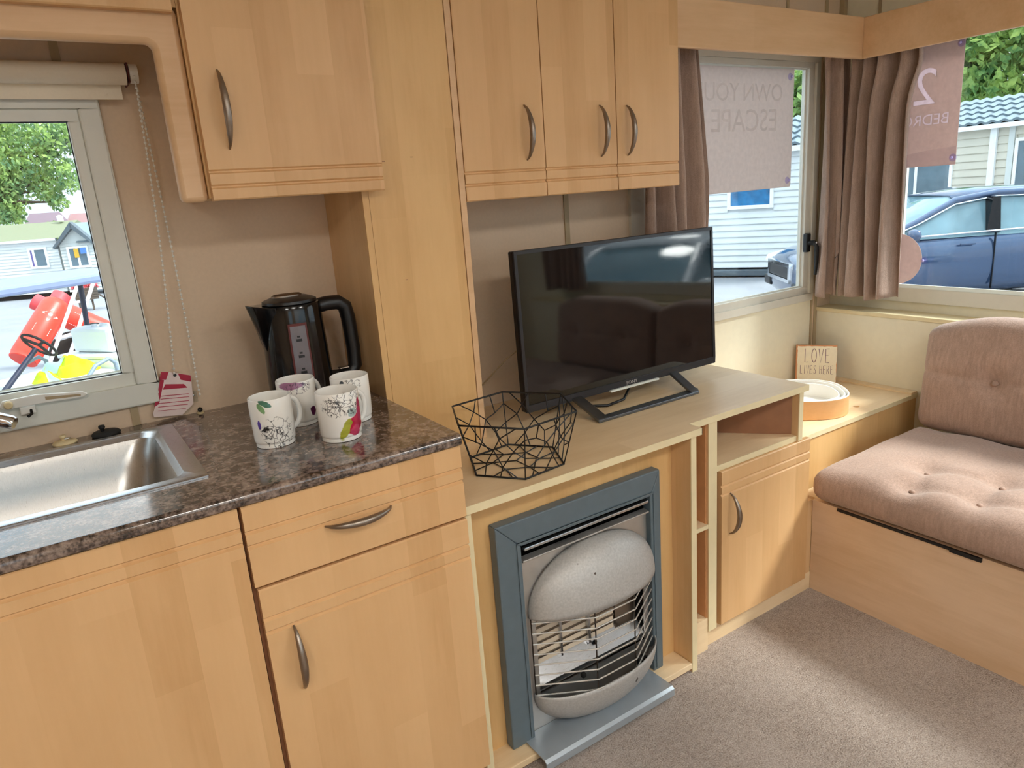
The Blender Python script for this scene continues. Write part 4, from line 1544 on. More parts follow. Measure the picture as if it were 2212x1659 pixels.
def stroke_text(txt, x, y, w, h, gap, th):
    mb_ = MB()
    for chx in txt:
        if chx == ' ':
            x += w * 1.0
            continue
        for s in STROKES[chx]:
            mb_.tube([(x + a * w, y + c * h, 0.001) for a, c in s], th, 6, flat=((0, 0, 1), 0.25))
        x += (w * 0.6 if chx == 'I' else w) + gap
    return mb_


tx = stroke_text('LOVE', 0.034, 0.086, 0.0170, 0.056, 0.0085, 0.0014)
t2 = stroke_text('LIVES HERE', 0.018, 0.040, 0.0092, 0.034, 0.0042, 0.0010)
tx.add(t2.v, t2.f)
obj('lettering', tx.xf(sm), M['ink'], fc)


def tray(label, r, h, zoff):
    c = (2.208, -0.250)
    t = thing('round_tray', label, 'tray', (c[0], c[1], zCB + zoff), 'three nested trays')
    rot = math.radians(-40)

    def sup(rad, z):
        o_ = []
        for i in range(56):
            a = 2 * PI * i / 56
            ca, sa = math.cos(a), math.sin(a)
            e = 2 / 2.5
            px = rad * math.copysign(abs(ca) ** e, ca)
            py = rad * 0.97 * math.copysign(abs(sa) ** e, sa)
            o_.append((c[0] + px * math.cos(rot) - py * math.sin(rot), c[1] + px * math.sin(rot) + py * math.cos(rot), z))
        return o_
    z0 = zCB + zoff + 0.0002
    mo = MB()
    loops(mo, [sup(r - 0.004, z0), sup(r, z0 + 0.002), sup(r, z0 + h - 0.002)])
    mo.f.append(tuple(range(56)))
    obj('outer_wall', mo, M['tray_wood'] if zoff == 0 else M['tray_white'], t, smooth=40)
    mi = MB()
    loops(mi, [sup(r, z0 + h - 0.002), sup(r - 0.001, z0 + h), sup(r - 0.004, z0 + h), sup(r - 0.005, z0 + h - 0.003), sup(r - 0.005, z0 + 0.004)])
    mi.f.append(tuple(range(4 * 56, 5 * 56)))
    obj('white_lining', mi, M['tray_white'], t, smooth=40)
    return t


tray('largest of the three nested trays, bent wood outside and white inside', 0.150, 0.070, 0.0)
tray('middle white tray nested between the largest and smallest', 0.138, 0.062, 0.0052)
tray('smallest white tray nested innermost of the three', 0.120, 0.052, 0.0104)

# ================================================================== PELMETS, CURTAINS, SIGNS IN THE WINDOWS
o = obj('curtain_pelmet', MB().box(1.5955, 2.5490, -0.2073, -0.191, 1.691, 1.825), M['pelmet'], bevel=0.003)
tag(o, 'beech curtain pelmet board over the window behind the television', 'pelmet')
o = obj('curtain_pelmet', MB().box(2.5492, 2.566, -2.75, -0.191, 1.691, 1.825), M['pelmet'], bevel=0.003)
tag(o, 'beech curtain pelmet board over the bay window', 'pelmet')


def curtain(name, label, pth, n_pl, amp, z0, z1, wob, group, seed=1, flare=None):
    """pleated cloth hung along a plan path"""
    P = [Vector((a, b_)) for a, b_ in pth]
    L = [0]
    for a, b_ in zip(P, P[1:]):
        L.append(L[-1] + (b_ - a).length)
    rnd = random.Random(seed)
    ph = [rnd.uniform(-0.6, 0.6) for _ in range(n_pl + 2)]
    am = [rnd.uniform(0.65, 1.25) for _ in range(n_pl + 2)]

    def at(s):
        s = max(0, min(L[-1], s))
        for i in range(len(P) - 1):
            if s <= L[i + 1] + 1e-9:
                t = (s - L[i]) / (L[i + 1] - L[i])
                p = P[i].lerp(P[i + 1], t)
                d_ = (P[i + 1] - P[i]).normalized()
                return p, Vector((d_.y, -d_.x))
        return P[-1], Vector((1, 0))

    def fn(u, v):
        s = u * L[-1]
        k = u * n_pl
        i = int(k)
        fr = k - i
        a_ = am[i] * (1 - fr) + am[min(i + 1, n_pl + 1)] * fr
        pz_ = ph[i] * (1 - fr) + ph[min(i + 1, n_pl + 1)] * fr
        p, nn = at(s + wob * math.sin(v * 3.0 + u * 5) * 0.3)
        w = math.sin(2 * PI * k + pz_ * 1.2 * (1 - v) + 0.5 * math.sin(3 * v))
        w = math.copysign(abs(w) ** 0.75, w) + 0.30 * math.sin(PI * k * 0.9 + 2.4 * v + seed) + 0.12 * math.sin(5.3 * k + 4.0 * v)
        sc = 0.75 + 0.4 * (1 - v)
        q = p + nn * (amp * a_ * sc * w)
        if flare:
            q = q + Vector(flare(u, v))
        return (q.x, q.y, z0 + (z1 - z0) * v + 0.006 * math.sin(9 * u + seed) * (1 - v))
    o_ = obj(name, MB().grid(fn, n_pl * 14 + 1, 40), M['curtain'], smooth=70, solid=0.0025)
    return tag(o_, label, 'curtain', group)


curtain('window_curtain', 'brown curtain half hidden behind the three-door cupboard', [(1.600, -0.085), (1.905, -0.085)], 4, 0.032, 0.86, 1.765, 0.02, 'brown curtains', 4,
        lambda u, v: (-0.055 * max(0, v - 0.5) * 2 * u, 0))
curtain('window_curtain', 'brown curtain gathered beside the latch of the side window', [(2.525, -0.075), (2.60, -0.080), (2.640, -0.104)], 2, 0.030, 0.842, 1.765, 0.02, 'brown curtains', 9,
        lambda u, v: (0.020 * math.sin(PI * v) * (1 - u), 0))
curtain('window_curtain', 'brown curtain gathered at the corner end of the bay window', [(2.640, -0.128), (2.605, -0.20), (2.605, -0.345)], 4, 0.034, 0.842, 1.765, 0.02, 'brown curtains', 12,
        lambda u, v: (0, -0.035 * u * math.exp(-((v - 0.9) / 0.10) ** 2)))
curtain('window_curtain', 'brown curtain at the far end of the bay window, seen in the television', [(2.65, -2.02), (2.65, -2.40)], 6, 0.028, 0.842, 1.765, 0.02, 'brown curtains', 21)


def sucker(x, y, z, axis, parent):
    mb_ = MB().lathe([(0.013, 0.0), (0.012, 0.002), (0.006, 0.005), (0.005, 0.008), (0, 0.0085)], (0, 0, 0), 18)
    rot = Matrix.Rotation(PI / 2, 4, 'X') if axis == 'y' else Matrix.Rotation(-PI / 2, 4, 'Y')
    mb_.xf(Matrix.Translation((x, y, z)) @ rot)
    s = obj('suction_cup', mb_, M['suction'], parent, smooth=50)
    c = MB().sphere((x, y - 0.0085, z), 0.0048) if axis == 'y' else MB().sphere((x - 0.0085, y, z), 0.0048)
    obj('cup_core', c, M['suction_core'], s, smooth=60)


pz = 0.003
ps1 = thing('window_poster', 'pale poster seen from behind in the window behind the television', 'poster', (2.19, pz, 1.272))
pps = [(1.888, 1.690), (2.462, 1.690), (2.456, 1.280), (2.452, 1.272), (1.93, 1.270)]
obj('sheet', MB().prism(pps, 'y', pz, pz + 0.0015), M['paper'], ps1)
for txt, zc, sz, xc in (('OWN', 1.605, 0.085, 2.285), ('YOUR', 1.605, 0.085, 2.040), ('ESCAPE', 1.510, 0.108, 2.190)):
    q = text_mb(txt, sz, 0.0002)
    q.xf(Matrix.Translation((xc, pz - 0.0003, zc)) @ Matrix.Rotation(PI / 2, 4, 'X') @ Matrix.Scale(-1, 4, (1, 0, 0)))
    obj('show_through_lettering', q, M['print1'], ps1)
for a, c in ((1.905, 1.664), (2.437, 1.664), (2.435, 1.297)):
    sucker(a, pz - 0.0004, c, 'y', ps1)

px_ = XR - 0.006
ps2 = thing('window_poster', 'pinkish poster seen from behind in the bay window beside the curtain', 'poster', (px_, -0.33, 1.31))
sheet2 = obj('sheet', MB().box(px_, px_ + 0.0015, -0.458, -0.17, 1.310, 1.722), M['paper2'], ps2)
cut = MB()
for txt, zc, sz, yc in (('2', 1.575, 0.175, -0.335), ('BEDROOM', 1.468, 0.052, -0.300)):
    # seen from the room the print is mirrored: text x runs towards +y
    mt_ = Matrix.Translation((px_ + 0.0007, yc, zc)) @ Matrix(((0, 0, -1, 0), (1, 0, 0, 0), (0, 1, 0, 0), (0, 0, 0, 1)))
    q = text_mb(txt, sz, 0.010).xf(mt_)
    cut.add(q.v, q.f)
    obj('show_through_lettering', text_mb(txt, sz, 0.0012).xf(mt_), M['print2'], ps2)
co = obj('cutter', cut, None)
bo = sheet2.modifiers.new('cut', 'BOOLEAN')
bo.operation = 'DIFFERENCE'
bo.solver = 'EXACT'
bo.object = co
dg = bpy.context.evaluated_depsgraph_get()
dg.update()
nm_ = bpy.data.meshes.new_from_object(sheet2.evaluated_get(dg))
sheet2.modifiers.remove(bo)
bpy.data.objects.remove(co)
if len(nm_.polygons) > 12:
    sheet2.data = nm_
bd = MB()
npt = 14
for i in range(npt):
    ya = -0.458 + 0.288 * i / npt
    yb = -0.458 + 0.288 * (i + 1) / npt
    za = 1.372 - 0.035 * (i / npt) ** 1.5
    zb_ = 1.372 - 0.035 * ((i + 1) / npt) ** 1.5
    bd.add([(px_ - 0.0002, ya, 1.3105), (px_ - 0.0002, yb, 1.3105), (px_ - 0.0002, yb, zb_), (px_ - 0.0002, ya, za)], [(0, 1, 2, 3)])
obj('show_through_band', bd, M['print3'], ps2)
sucker(px_ - 0.0004, -0.446, 1.705, 'x', ps2)
sucker(px_ - 0.0004, -0.448, 1.334, 'x', ps2)
ds = thing('round_window_sign', 'round pinkish sign stuck low in the bay window', 'sign', (px_, -0.28, 0.885))
mb = MB().lathe([(0.095, 0), (0.095, 0.0015)], (0, 0, 0), 40).xf(Matrix.Translation((px_, -0.274, 0.976)) @ Matrix.Rotation(PI / 2, 4, 'Y'))
obj('disc', mb, M['paper2'], ds)
sucker(px_ - 0.0004, -0.378, 0.974, 'x', ds)

# ================================================================== OUTSIDE
G = -1.0
M['tarmac'] = plain('grey_tarmac', (134, 138, 144), 0.9, var=0.08, scale=1.2)
M['siding_white'] = plain('white_weatherboard', (218, 221, 220), 0.55, var=0.02)
M['siding_grey'] = plain('pale_grey_weatherboard', (206, 210, 206), 0.55, var=0.02)
M['siding_beige'] = plain('beige_weatherboard', (206, 200, 184), 0.55, var=0.02)
M['roof_green'] = plain('olive_green_roof', (122, 128, 102), 0.7, var=0.1)
M['roof_slate'] = plain('slate_blue_roof', (116, 132, 140), 0.6, var=0.1)
M['barge'] = plain('charcoal_barge_board', (80, 92, 100), 0.5)
M['frame_w'] = plain('white_upvc', (238, 240, 240), 0.4)
M['dark_glass'] = plain('dark_window_glass', (96, 116, 128), 0.05, var=0.2, scale=2)
M['blue_glass'] = plain('blue_window_glass', (30, 110, 160), 0.08, var=0.4, scale=6)
M['under'] = plain('dark_underside', (30, 32, 36), 0.9)
M['leaf1'] = None


def leaf_mat(name, c1, c2):
    t = NT(name)
    v = t.coords('Object')
    f = t.noise(v, 1.6, 3)
    f2 = t.noise(v, 12, 2)
    ff = t.math('ADD', t.math('MULTIPLY', f, 0.7), t.math('MULTIPLY', f2, 0.3))
    col = t.ramp(ff, (0.38, lin(c1)), (0.62, lin(c2)))
    t.set(col, 0.6, 0.0, 0.3)
    tl = t.n('ShaderNodeBsdfTranslucent')
    t.l(col, tl.inputs['Color'])
    mx = t.n('ShaderNodeMixShader')
    mx.inputs[0].default_value = 0.4
    out = t.t.nodes['Material Output']
    t.l(t.b.outputs[0], mx.inputs[1])
    t.l(tl.outputs[0], mx.inputs[2])
    t.l(mx.outputs[0], out.inputs['Surface'])
    return t.m


M['leaf1'] = leaf_mat('broadleaf_green', (100, 142, 104), (180, 206, 116))
M['leaf2'] = leaf_mat('yellow_green_leaf', (96, 140, 84), (190, 212, 120))
M['bark'] = plain('grey_brown_bark', (84, 72, 62), 0.9, var=0.2, scale=8)

GR = -0.70          # the yard rises towards the right
gp = [(-60, G), (3, G), (6.5, GR), (120, GR), (120, G - 0.3), (-60, G - 0.3)]
o = struct('ground', MB().prism(gp, 'y', 0.4, 140), M['tarmac'])
o.name = 'ground_yard'
o['kind'] = 'structure'
o = struct('ground', MB().prism(gp, 'y', -60, 0.4), M['tarmac'])
o.name = 'ground_road'
o['kind'] = 'structure'


def frame2(origin, d):
    """matrix: local x along d (horizontal), local y = away from viewer side, z up"""
    d = Vector((d[0], d[1], 0)).normalized()
    n_ = Vector((-d.y, d.x, 0))
    mm = Matrix.Identity(4)
    for i in range(3):
        mm[i][0], mm[i][1], mm[i][2], mm[i][3] = d[i], n_[i], (0, 0, 1)[i], origin[i]
    return mm


def board_parts(parent, mm, x0, x1, z0, z1, pitch, mat, holes=(), name='weatherboard'):
    """each board of a weatherboarded wall a part of its own, tilted like lap siding"""
    z = z0
    while z < z1 - 1e-6:
        zt_ = min(z + pitch, z1)
        spans = [(x0, x1)]
        for (a, b_, c, e) in holes:
            if c < (z + zt_) / 2 < e:
                ns = []
                for (s, t_) in spans:
                    if a > s:
                        ns.append((s, min(a, t_)))
                    if b_ < t_:
                        ns.append((max(b_, s), t_))
                spans = [q for q in ns if q[1] - q[0] > 0.01]
        mb_ = MB()
        for (s, t_) in spans:
            mb_.prism([(-0.035, z), (0.0, z), (0.0, zt_), (-0.010, zt_), (-0.035, z + 0.02)], 'x', s, t_)
        obj(name, mb_.xf(mm), mat, parent)
        z = zt_


def home_window(parent, mm, x0, x1, z0, z1, glass, mull=None):
    mb_ = MB()
    frame_ring(mb_, 'y', -0.07, 0.02, (x0, x1, z0, z1), (x0 + 0.07, x1 - 0.07, z0 + 0.07, z1 - 0.07))
    if mull:
        mb_.box(mull - 0.035, mull + 0.035, -0.068, 0.02, z0 + 0.07, z1 - 0.07)
    w = obj('window', mb_.xf(mm), M['frame_w'], parent)
    obj('pane', MB().box(x0 + 0.06, x1 - 0.06, -0.050, -0.040, z0 + 0.06, z1 - 0.06).xf(mm), glass, w)
    return w


def roof_tiles(parent, mm, x0, x1, ya, za, yb, zb_, nx, ny, mat):
    """rows of lapped tiles on a slope from (ya,za) eaves up to (yb,zb_); every tile its own part sharing one mesh"""
    sl = Vector((0, yb - ya, zb_ - za))
    tl, tw = sl.length / ny, (x1 - x0) / nx
    mb_ = MB()
    prof_ = []
    for i in range(9):
        t = i / 8
        prof_.append((t * tw, 0.045 * math.sin(2 * PI * t) * 0.5 + 0.02))
    vs, fs = [], []
    for s in (0, 1):
        for (a, h) in prof_:
            vs.append((a, s * tl * 1.05, h + (0.05 if s == 0 else 0.01)))
    for (a, h) in prof_:
        vs.append((a, 0.0, h - 0.005))
    for i in range(8):
        fs.append((i, i + 1, i + 10, i + 9))
        fs.append((i + 18, i + 19, i + 1, i))
    mb_.add(vs, fs)
    first = None
    ang = math.atan2(zb_ - za, yb - ya)
    for r in range(ny):
        for c in range(nx):
            mt_ = mm @ Matrix.Translation((x0 + c * tw, ya + (yb - ya) * r / ny, za + (zb_ - za) * r / ny)) @ Matrix.Rotation(ang, 4, 'X')
            if first is None:
                first = obj('roof_tile', mb_, mat, parent, smooth=50)
                t_ = first
            else:
                t_ = first.copy()
                COL.objects.link(t_)
                t_.parent = parent
            pl_ = wloc(parent)
            t_.matrix_local = Matrix.Translation(-pl_) @ mt_
    # tile mesh was shifted by the parent offset when built: undo it once
    off = wloc(parent)
    for v in first.data.vertices:
        v.co = v.co + off


# ---- home A: seen through the window behind the television
dA = Vector((0.46, -0.89, 0)).normalized()
oA = (11.85, 8.60, 0)
mA = frame2(oA, dA)        # local x runs to the right in the picture, local +y away from us
hA = thing('mobile_home', 'white weatherboarded mobile home seen through the window behind the television', 'mobile home', (oA[0], oA[1], GR), 'mobile homes outside')
zA0, zA1 = -0.50, 1.72
wAx = (0.30, 1.20)
board_parts(hA, mA, -4.5, 2.9, zA0, zA1, 0.125, M['siding_white'], [(wAx[0], wAx[1], 0.68, 1.35)])
obj('wall_core', MB().box(-4.5, 2.9, 0.005, 3.2, zA0, zA1).xf(mA), M['siding_white'], hA)
home_window(hA, mA, wAx[0], wAx[1], 0.68, 1.35, M['blue_glass'])
obj('eaves', MB().box(-4.6, 3.0, -0.16, 0.0, zA1, zA1 + 0.10).xf(mA), M['frame_w'], hA)
obj('roof_deck', MB().prism([(-0.15, zA1 + 0.08), (1.6, zA1 + 0.70), (3.3, zA1 + 0.08)], 'x', -4.6, 3.0).xf(mA), M['roof_slate'], hA)
roof_tiles(hA, mA, 0.9, 3.0, -0.15, zA1 + 0.085, 1.6, zA1 + 0.705, 10, 5, M['roof_slate'])
ch_ = MB()
ch_.box(-4.4, 2.8, 0.5, 0.6, zA0 - 0.14, zA0 - 0.002).box(-4.4, 2.8, 2.4, 2.5, zA0 - 0.14, zA0 - 0.002)
for k in range(5):
    ch_.box(-4.0 + 1.6 * k, -3.8 + 1.6 * k, 0.4, 0.6, GR, zA0 - 0.14)
obj('chassis', ch_.xf(mA), M['under'], hA)
obj('skirt_tray', MB().box(-0.6, 1.3, -0.1, 0.25, GR + 0.03, GR + 0.16).xf(mA), M['barge'], hA, bevel=0.02)

# ---- home B: behind the car, seen through the bay window
dB = Vector((-0.10, -0.995, 0)).normalized()
oB = (18.6, 7.35, 0)
mB = frame2(oB, dB)
hB = thing('mobile_home', 'beige weatherboarded mobile home with a grey tiled roof behind the blue car', 'mobile home', (oB[0], oB[1], GR), 'mobile homes outside')
zB0, zB1 = -0.6, 1.95
board_parts(hB, mB, -3.0, 4.5, zB0, zB1, 0.17, M['siding_beige'], [(-1.55, 0.20, -0.3, 1.62), (1.55, 3.4, -0.6, 1.70)])
obj('wall_core', MB().box(-3.0, 4.5, 0.005, 3.4, zB0, zB1).xf(mB), M['siding_beige'], hB)
home_window(hB, mB, -1.55, 0.20, -0.3, 1.62, M['dark_glass'], -0.70)
home_window(hB, mB, 1.55, 3.4, -0.6, 1.70, M['dark_glass'], 2.3)
obj('downpipe', MB().box(1.02, 1.16, -0.10, -0.03, zB0, zB1).xf(mB), M['frame_w'], hB)
obj('corner_post', MB().box(1.40, 1.52, -0.06, -0.005, zB0, zB1).xf(mB), M['siding_grey'], hB)
obj('gutter', MB().box(-3.1, 4.6, -0.22, 0.0, zB1, zB1 + 0.10).xf(mB), M['frame_w'], hB)
obj('roof_deck', MB().prism([(-0.2, zB1 + 0.09), (1.7, zB1 + 0.75), (3.6, zB1 + 0.09)], 'x', -3.1, 4.6).xf(mB), M['roof_slate'], hB)
roof_tiles(hB, mB, -1.0, 4.6, -0.2, zB1 + 0.10, 1.7, zB1 + 0.76, 22, 5, M['roof_slate'])
obj('skirt', MB().box(-2.9, 4.4, 0.1, 3.3, GR, zB0).xf(mB), M['under'], hB)


# ---- trees
def tree(label, base, height, blobs, n_leaf, size, mat, seed, trunk=True):
    t = thing('broadleaf_tree', label, 'tree', base, 'trees outside')
    rnd = random.Random(seed)
    mb_ = MB()
    tot = sum(b_[3] ** 2 for b_ in blobs)
    for (bx, by, bz, br_) in blobs:
        for _ in range(int(n_leaf * br_ ** 2 / tot)):
            d_ = Vector((rnd.gauss(0, 1), rnd.gauss(0, 1), rnd.gauss(0, 1))).normalized() * br_ * (rnd.random() ** 0.45)
            p = Vector((bx, by, bz)) + d_
            a = Vector((rnd.gauss(0, 1), rnd.gauss(0, 1), rnd.gauss(0, 0.6))).normalized()
            b2 = a.orthogonal().normalized()
            b2.rotate(Matrix.Rotation(rnd.uniform(0, 2 * PI), 3, a))
            c2 = a.cross(b2)
            s = size * rnd.uniform(0.5, 1.2)
            mb_.add([p - b2 * s, p + c2 * s * 0.5, p + b2 * s, p - c2 * s * 0.5], [(0, 1, 2, 3)])
    me = bpy.data.meshes.new('crown')
    off = Vector(base)
    me.from_pydata([tuple(Vector(p) - off) for p in mb_.v], [], mb_.f)
    me.materials.append(mat)
    c = bpy.data.objects.new('crown', me)
    COL.objects.link(c)
    c.parent = t
    c['kind'] = 'stuff'
    tr = MB()
    bx, by, bz = base
    tr.tube([(bx, by, bz), (bx + 0.1, by, bz + height * 0.3), (bx - 0.05, by, bz + height * 0.6)], [0.28, 0.2, 0.12], 8)
    for b_ in blobs:
        tr.tube([(bx, by, bz + height * 0.35), ((bx + b_[0]) / 2, (by + b_[1]) / 2, (bz + height * 0.4 + b_[2]) / 2 + 0.2), (b_[0], b_[1], b_[2])], [0.13, 0.09, 0.04], 6)
    obj('trunk', tr, M['bark'], t, smooth=60)
    return t


tree('large broadleaf tree filling the kitchen window above the homes', (-2.4, 36, G), 8,
     [(-1.6, 35.5, 4.4, 1.7), (-0.2, 36, 5.6, 1.4), (0.6, 35.3, 4.1, 1.05), (-0.7, 35.5, 2.6, 1.0), (1.5, 35.2, 5.0, 1.0), (1.75, 34.8, 3.4, 0.75), (-2.6, 36, 3.0, 1.5), (2.5, 35, 5.0, 0.9), (-2.0, 36, 7.0, 1.7), (0.9, 35, 2.9, 0.6), (-0.3, 35.4, 3.6, 1.0), (1.2, 34.8, 2.35, 0.4), (-0.7, 35.3, 1.95, 0.7)],
     15000, 0.13, M['leaf1'], 11)
tree('dense green tree above the tiled roof in the bay window', (26.0, 8.5, GR), 7,
     [(25.5, 10.3, 4.3, 1.6), (26.5, 8.8, 4.8, 1.9), (26.2, 7.0, 4.2, 1.7), (25.0, 9.6, 2.9, 1.2), (27, 6.0, 5.6, 1.8), (26, 11.5, 5.6, 1.5)], 9000, 0.20, M['leaf2'], 23)
tree('green tree behind the white home in the window behind the television', (22.0, 14.0, GR), 7,
     [(22.3, 13.9, 3.5, 1.5), (21.5, 15.0, 4.2, 1.6), (23.2, 12.6, 4.4, 1.4), (22.6, 13.6, 2.4, 1.2)], 6000, 0.18, M['leaf1'], 31)

# ---- left-hand home and the gabled porch
dL = Vector((0.90, -0.43, 0)).normalized()
oL = (0.0, 27.55, 0)
mL = frame2(oL, dL)
hL = thing('mobile_home', 'long white mobile home with an olive roof across the yard', 'mobile home', (oL[0], oL[1], G), 'mobile homes outside')
zL0, zL1 = -0.83, 0.90
bd_ = MB()
nbd = 17
for k in range(nbd):
    z = zL0 + (zL1 - zL0) * k / nbd
    z2 = zL0 + (zL1 - zL0) * (k + 1) / nbd
    bd_.prism([(-0.03, z), (0, z), (0, z2), (-0.008, z2), (-0.03, z + 0.015)], 'x', -6.0, 0.72)
o = obj('lap_siding', bd_.xf(mL), M['siding_white'], hL)
o['kind'] = 'stuff'
obj('wall_core', MB().box(-6, 0.72, 0.003, 3.0, zL0, zL1).xf(mL), M['siding_white'], hL)
obj('fascia', MB().box(-6.1, 0.75, -0.14, 0.0, zL1, zL1 + 0.08).xf(mL), M['frame_w'], hL)
obj('roof', MB().prism([(-0.14, zL1 + 0.08), (1.5, zL1 + 0.62), (3.1, zL1 + 0.08)], 'x', -6.1, 0.9).xf(mL), M['roof_green'], hL)
home_window(hL, mL, -0.24, 0.36, 0.02, 0.70, M['dark_glass'], -0.07)
obj('curtain_strip', MB().box(-0.16, -0.11, -0.056, -0.051, 0.10, 0.62).xf(mL), plain('violet_curtain', (110, 96, 160), 0.8), hL)
obj('underside', MB().box(-6, 0.6, 0.2, 2.8, G, zL0).xf(mL), M['under'], hL)
obj('roof_vent', MB().lathe([(0.0, 0.12), (0.1, 0.08), (0.1, -0.1)], (0, 0, 0), 12).xf(mL @ Matrix.Translation((0.42, 1.3, zL1 + 0.72))), M['frame_w'], hL, smooth=40)

dP = Vector((0.93, -0.36, 0)).normalized()
oP = (0.70, 26.95, 0)
mP = frame2(oP, dP)
hP = thing('gabled_cabin', 'pale grey cabin with a small dark-edged gable next to the white home', 'cabin', (oP[0], oP[1], G))
zP0, zP1 = -0.85, 0.78
bd_ = MB()
nbd = 15
for k in range(nbd):
    z = zP0 + (zP1 - zP0) * k / nbd
    z2 = zP0 + (zP1 - zP0) * (k + 1) / nbd
    bd_.prism([(-0.03, z), (0, z), (0, z2), (-0.008, z2), (-0.03, z + 0.015)], 'x', 0.0, 3.2)
o = obj('lap_siding', bd_.xf(mP), M['siding_grey'], hP)
o['kind'] = 'stuff'
obj('wall_core', MB().box(0, 3.2, 0.003, 1.2, zP0, zP1).xf(mP), M['siding_grey'], hP)
obj('gable', MB().prism([(0.0, zP1), (1.1, zP1), (0.53, 1.30)], 'y', -0.02, 0.02).xf(mP), M['siding_grey'], hP)
obj('barge_board', MB().prism([(-0.16, 0.66), (-0.10, 0.62), (0.55, 1.27), (0.53, 1.46)], 'y', -0.22, 0.1).xf(mP), M['barge'], hP)
obj('barge_board', MB().prism([(1.22, 0.66), (1.16, 0.62), (0.51, 1.27), (0.53, 1.46)], 'y', -0.22, 0.1).xf(mP), M['barge'], hP)
obj('gable_roof', MB().prism([(-0.12, 0.70), (0.53, 1.42), (1.18, 0.70), (1.10, 0.70), (0.53, 1.32), (-0.04, 0.70)], 'y', 0.1, 2.0).xf(mP), M['roof_slate'], hP)
obj('main_roof', MB().prism([(-0.12, zP1), (1.2, 1.40), (2.5, zP1)], 'x', 0.55, 3.3).xf(mP), M['roof_slate'], hP)
home_window(hP, mP, 0.20, 0.86, -0.06, 0.66, M['dark_glass'], 0.52)
obj('yellow_notice', MB().box(0.42, 0.56, -0.09, -0.075, 0.28, 0.58).xf(mP), plain('yellow_card', (216, 170, 50), 0.7), hP)
obj('blue_notice', MB().box(0.62, 0.80, -0.09, -0.075, 0.40, 0.60).xf(mP), plain('blue_card', (90, 140, 220), 0.7), hP)

# ---- distant houses
for k, (x, y, w_, h_, cw, cr_) in enumerate(((1.4, 80, 3.4, 2.6, (214, 188, 160), (150, 130, 140)), (5.0, 84, 3.6, 2.4, (230, 196, 140), (178, 140, 140)))):
    t = thing('distant_house', ('pale distant house with a grey-violet roof beyond the olive roof', 'distant ochre house with a pinkish roof beyond the gable')[k], 'house', (x, y, G), 'houses far away')
    obj('wall', MB().box(x - w_ / 2, x + w_ / 2, y, y + 3, G, G + h_), plain('house_wall_%d' % k, cw, 0.8), t)
    obj('roof', MB().prism([(x - w_ / 2 - 0.2, G + h_), (x + w_ / 2 + 0.2, G + h_), (x + w_ / 2 - 0.5, G + h_ + 1.1), (x - w_ / 2 + 0.5, G + h_ + 1.1)], 'y', y - 0.2, y + 3.2), plain('house_roof_%d' % k, cr_, 0.8), t)
    wn_ = MB().box(x - 0.7, x - 0.2, y - 0.05, y, G + 1.2, G + 2.0).box(x + 0.3, x + 0.8, y - 0.05, y, G + 1.2, G + 2.0)
    obj('window', wn_, M['dark_glass'], t)


def shrub(label, c, r, n, mat, seed):
    t = thing('shrub', label, 'shrub', (c[0], c[1], G), 'shrubs outside')
    rnd = random.Random(seed)
    mb_ = MB()
    for _ in range(n):
        d_ = Vector((rnd.gauss(0, 1), rnd.gauss(0, 1), abs(rnd.gauss(0, 1)))).normalized() * r * (rnd.random() ** 0.4)
        p = Vector(c) + d_
        a = Vector((rnd.gauss(0, 1), rnd.gauss(0, 1), rnd.gauss(0, 1))).normalized()
        b2 = a.orthogonal().normalized()
        c2 = a.cross(b2)
        s = 0.14 * rnd.uniform(0.6, 1.3)
        mb_.add([p - b2 * s, p + c2 * s * 0.5, p + b2 * s, p - c2 * s * 0.5], [(0, 1, 2, 3)])
    o_ = obj('foliage', mb_, mat, t)
    o_['kind'] = 'stuff'
    obj('stem', MB().tube([(c[0], c[1], G), (c[0], c[1], c[2] + r * 0.4)], [0.08, 0.03], 6), M['bark'], t)


shrub('low green shrub between the olive roof and the distant houses', (1.0, 40, 0.6), 1.0, 900, M['leaf2'], 3)
shrub('small yellow-green shrub behind the olive roof', (-1.2, 40, 0.55), 0.8, 700, M['leaf2'], 4)


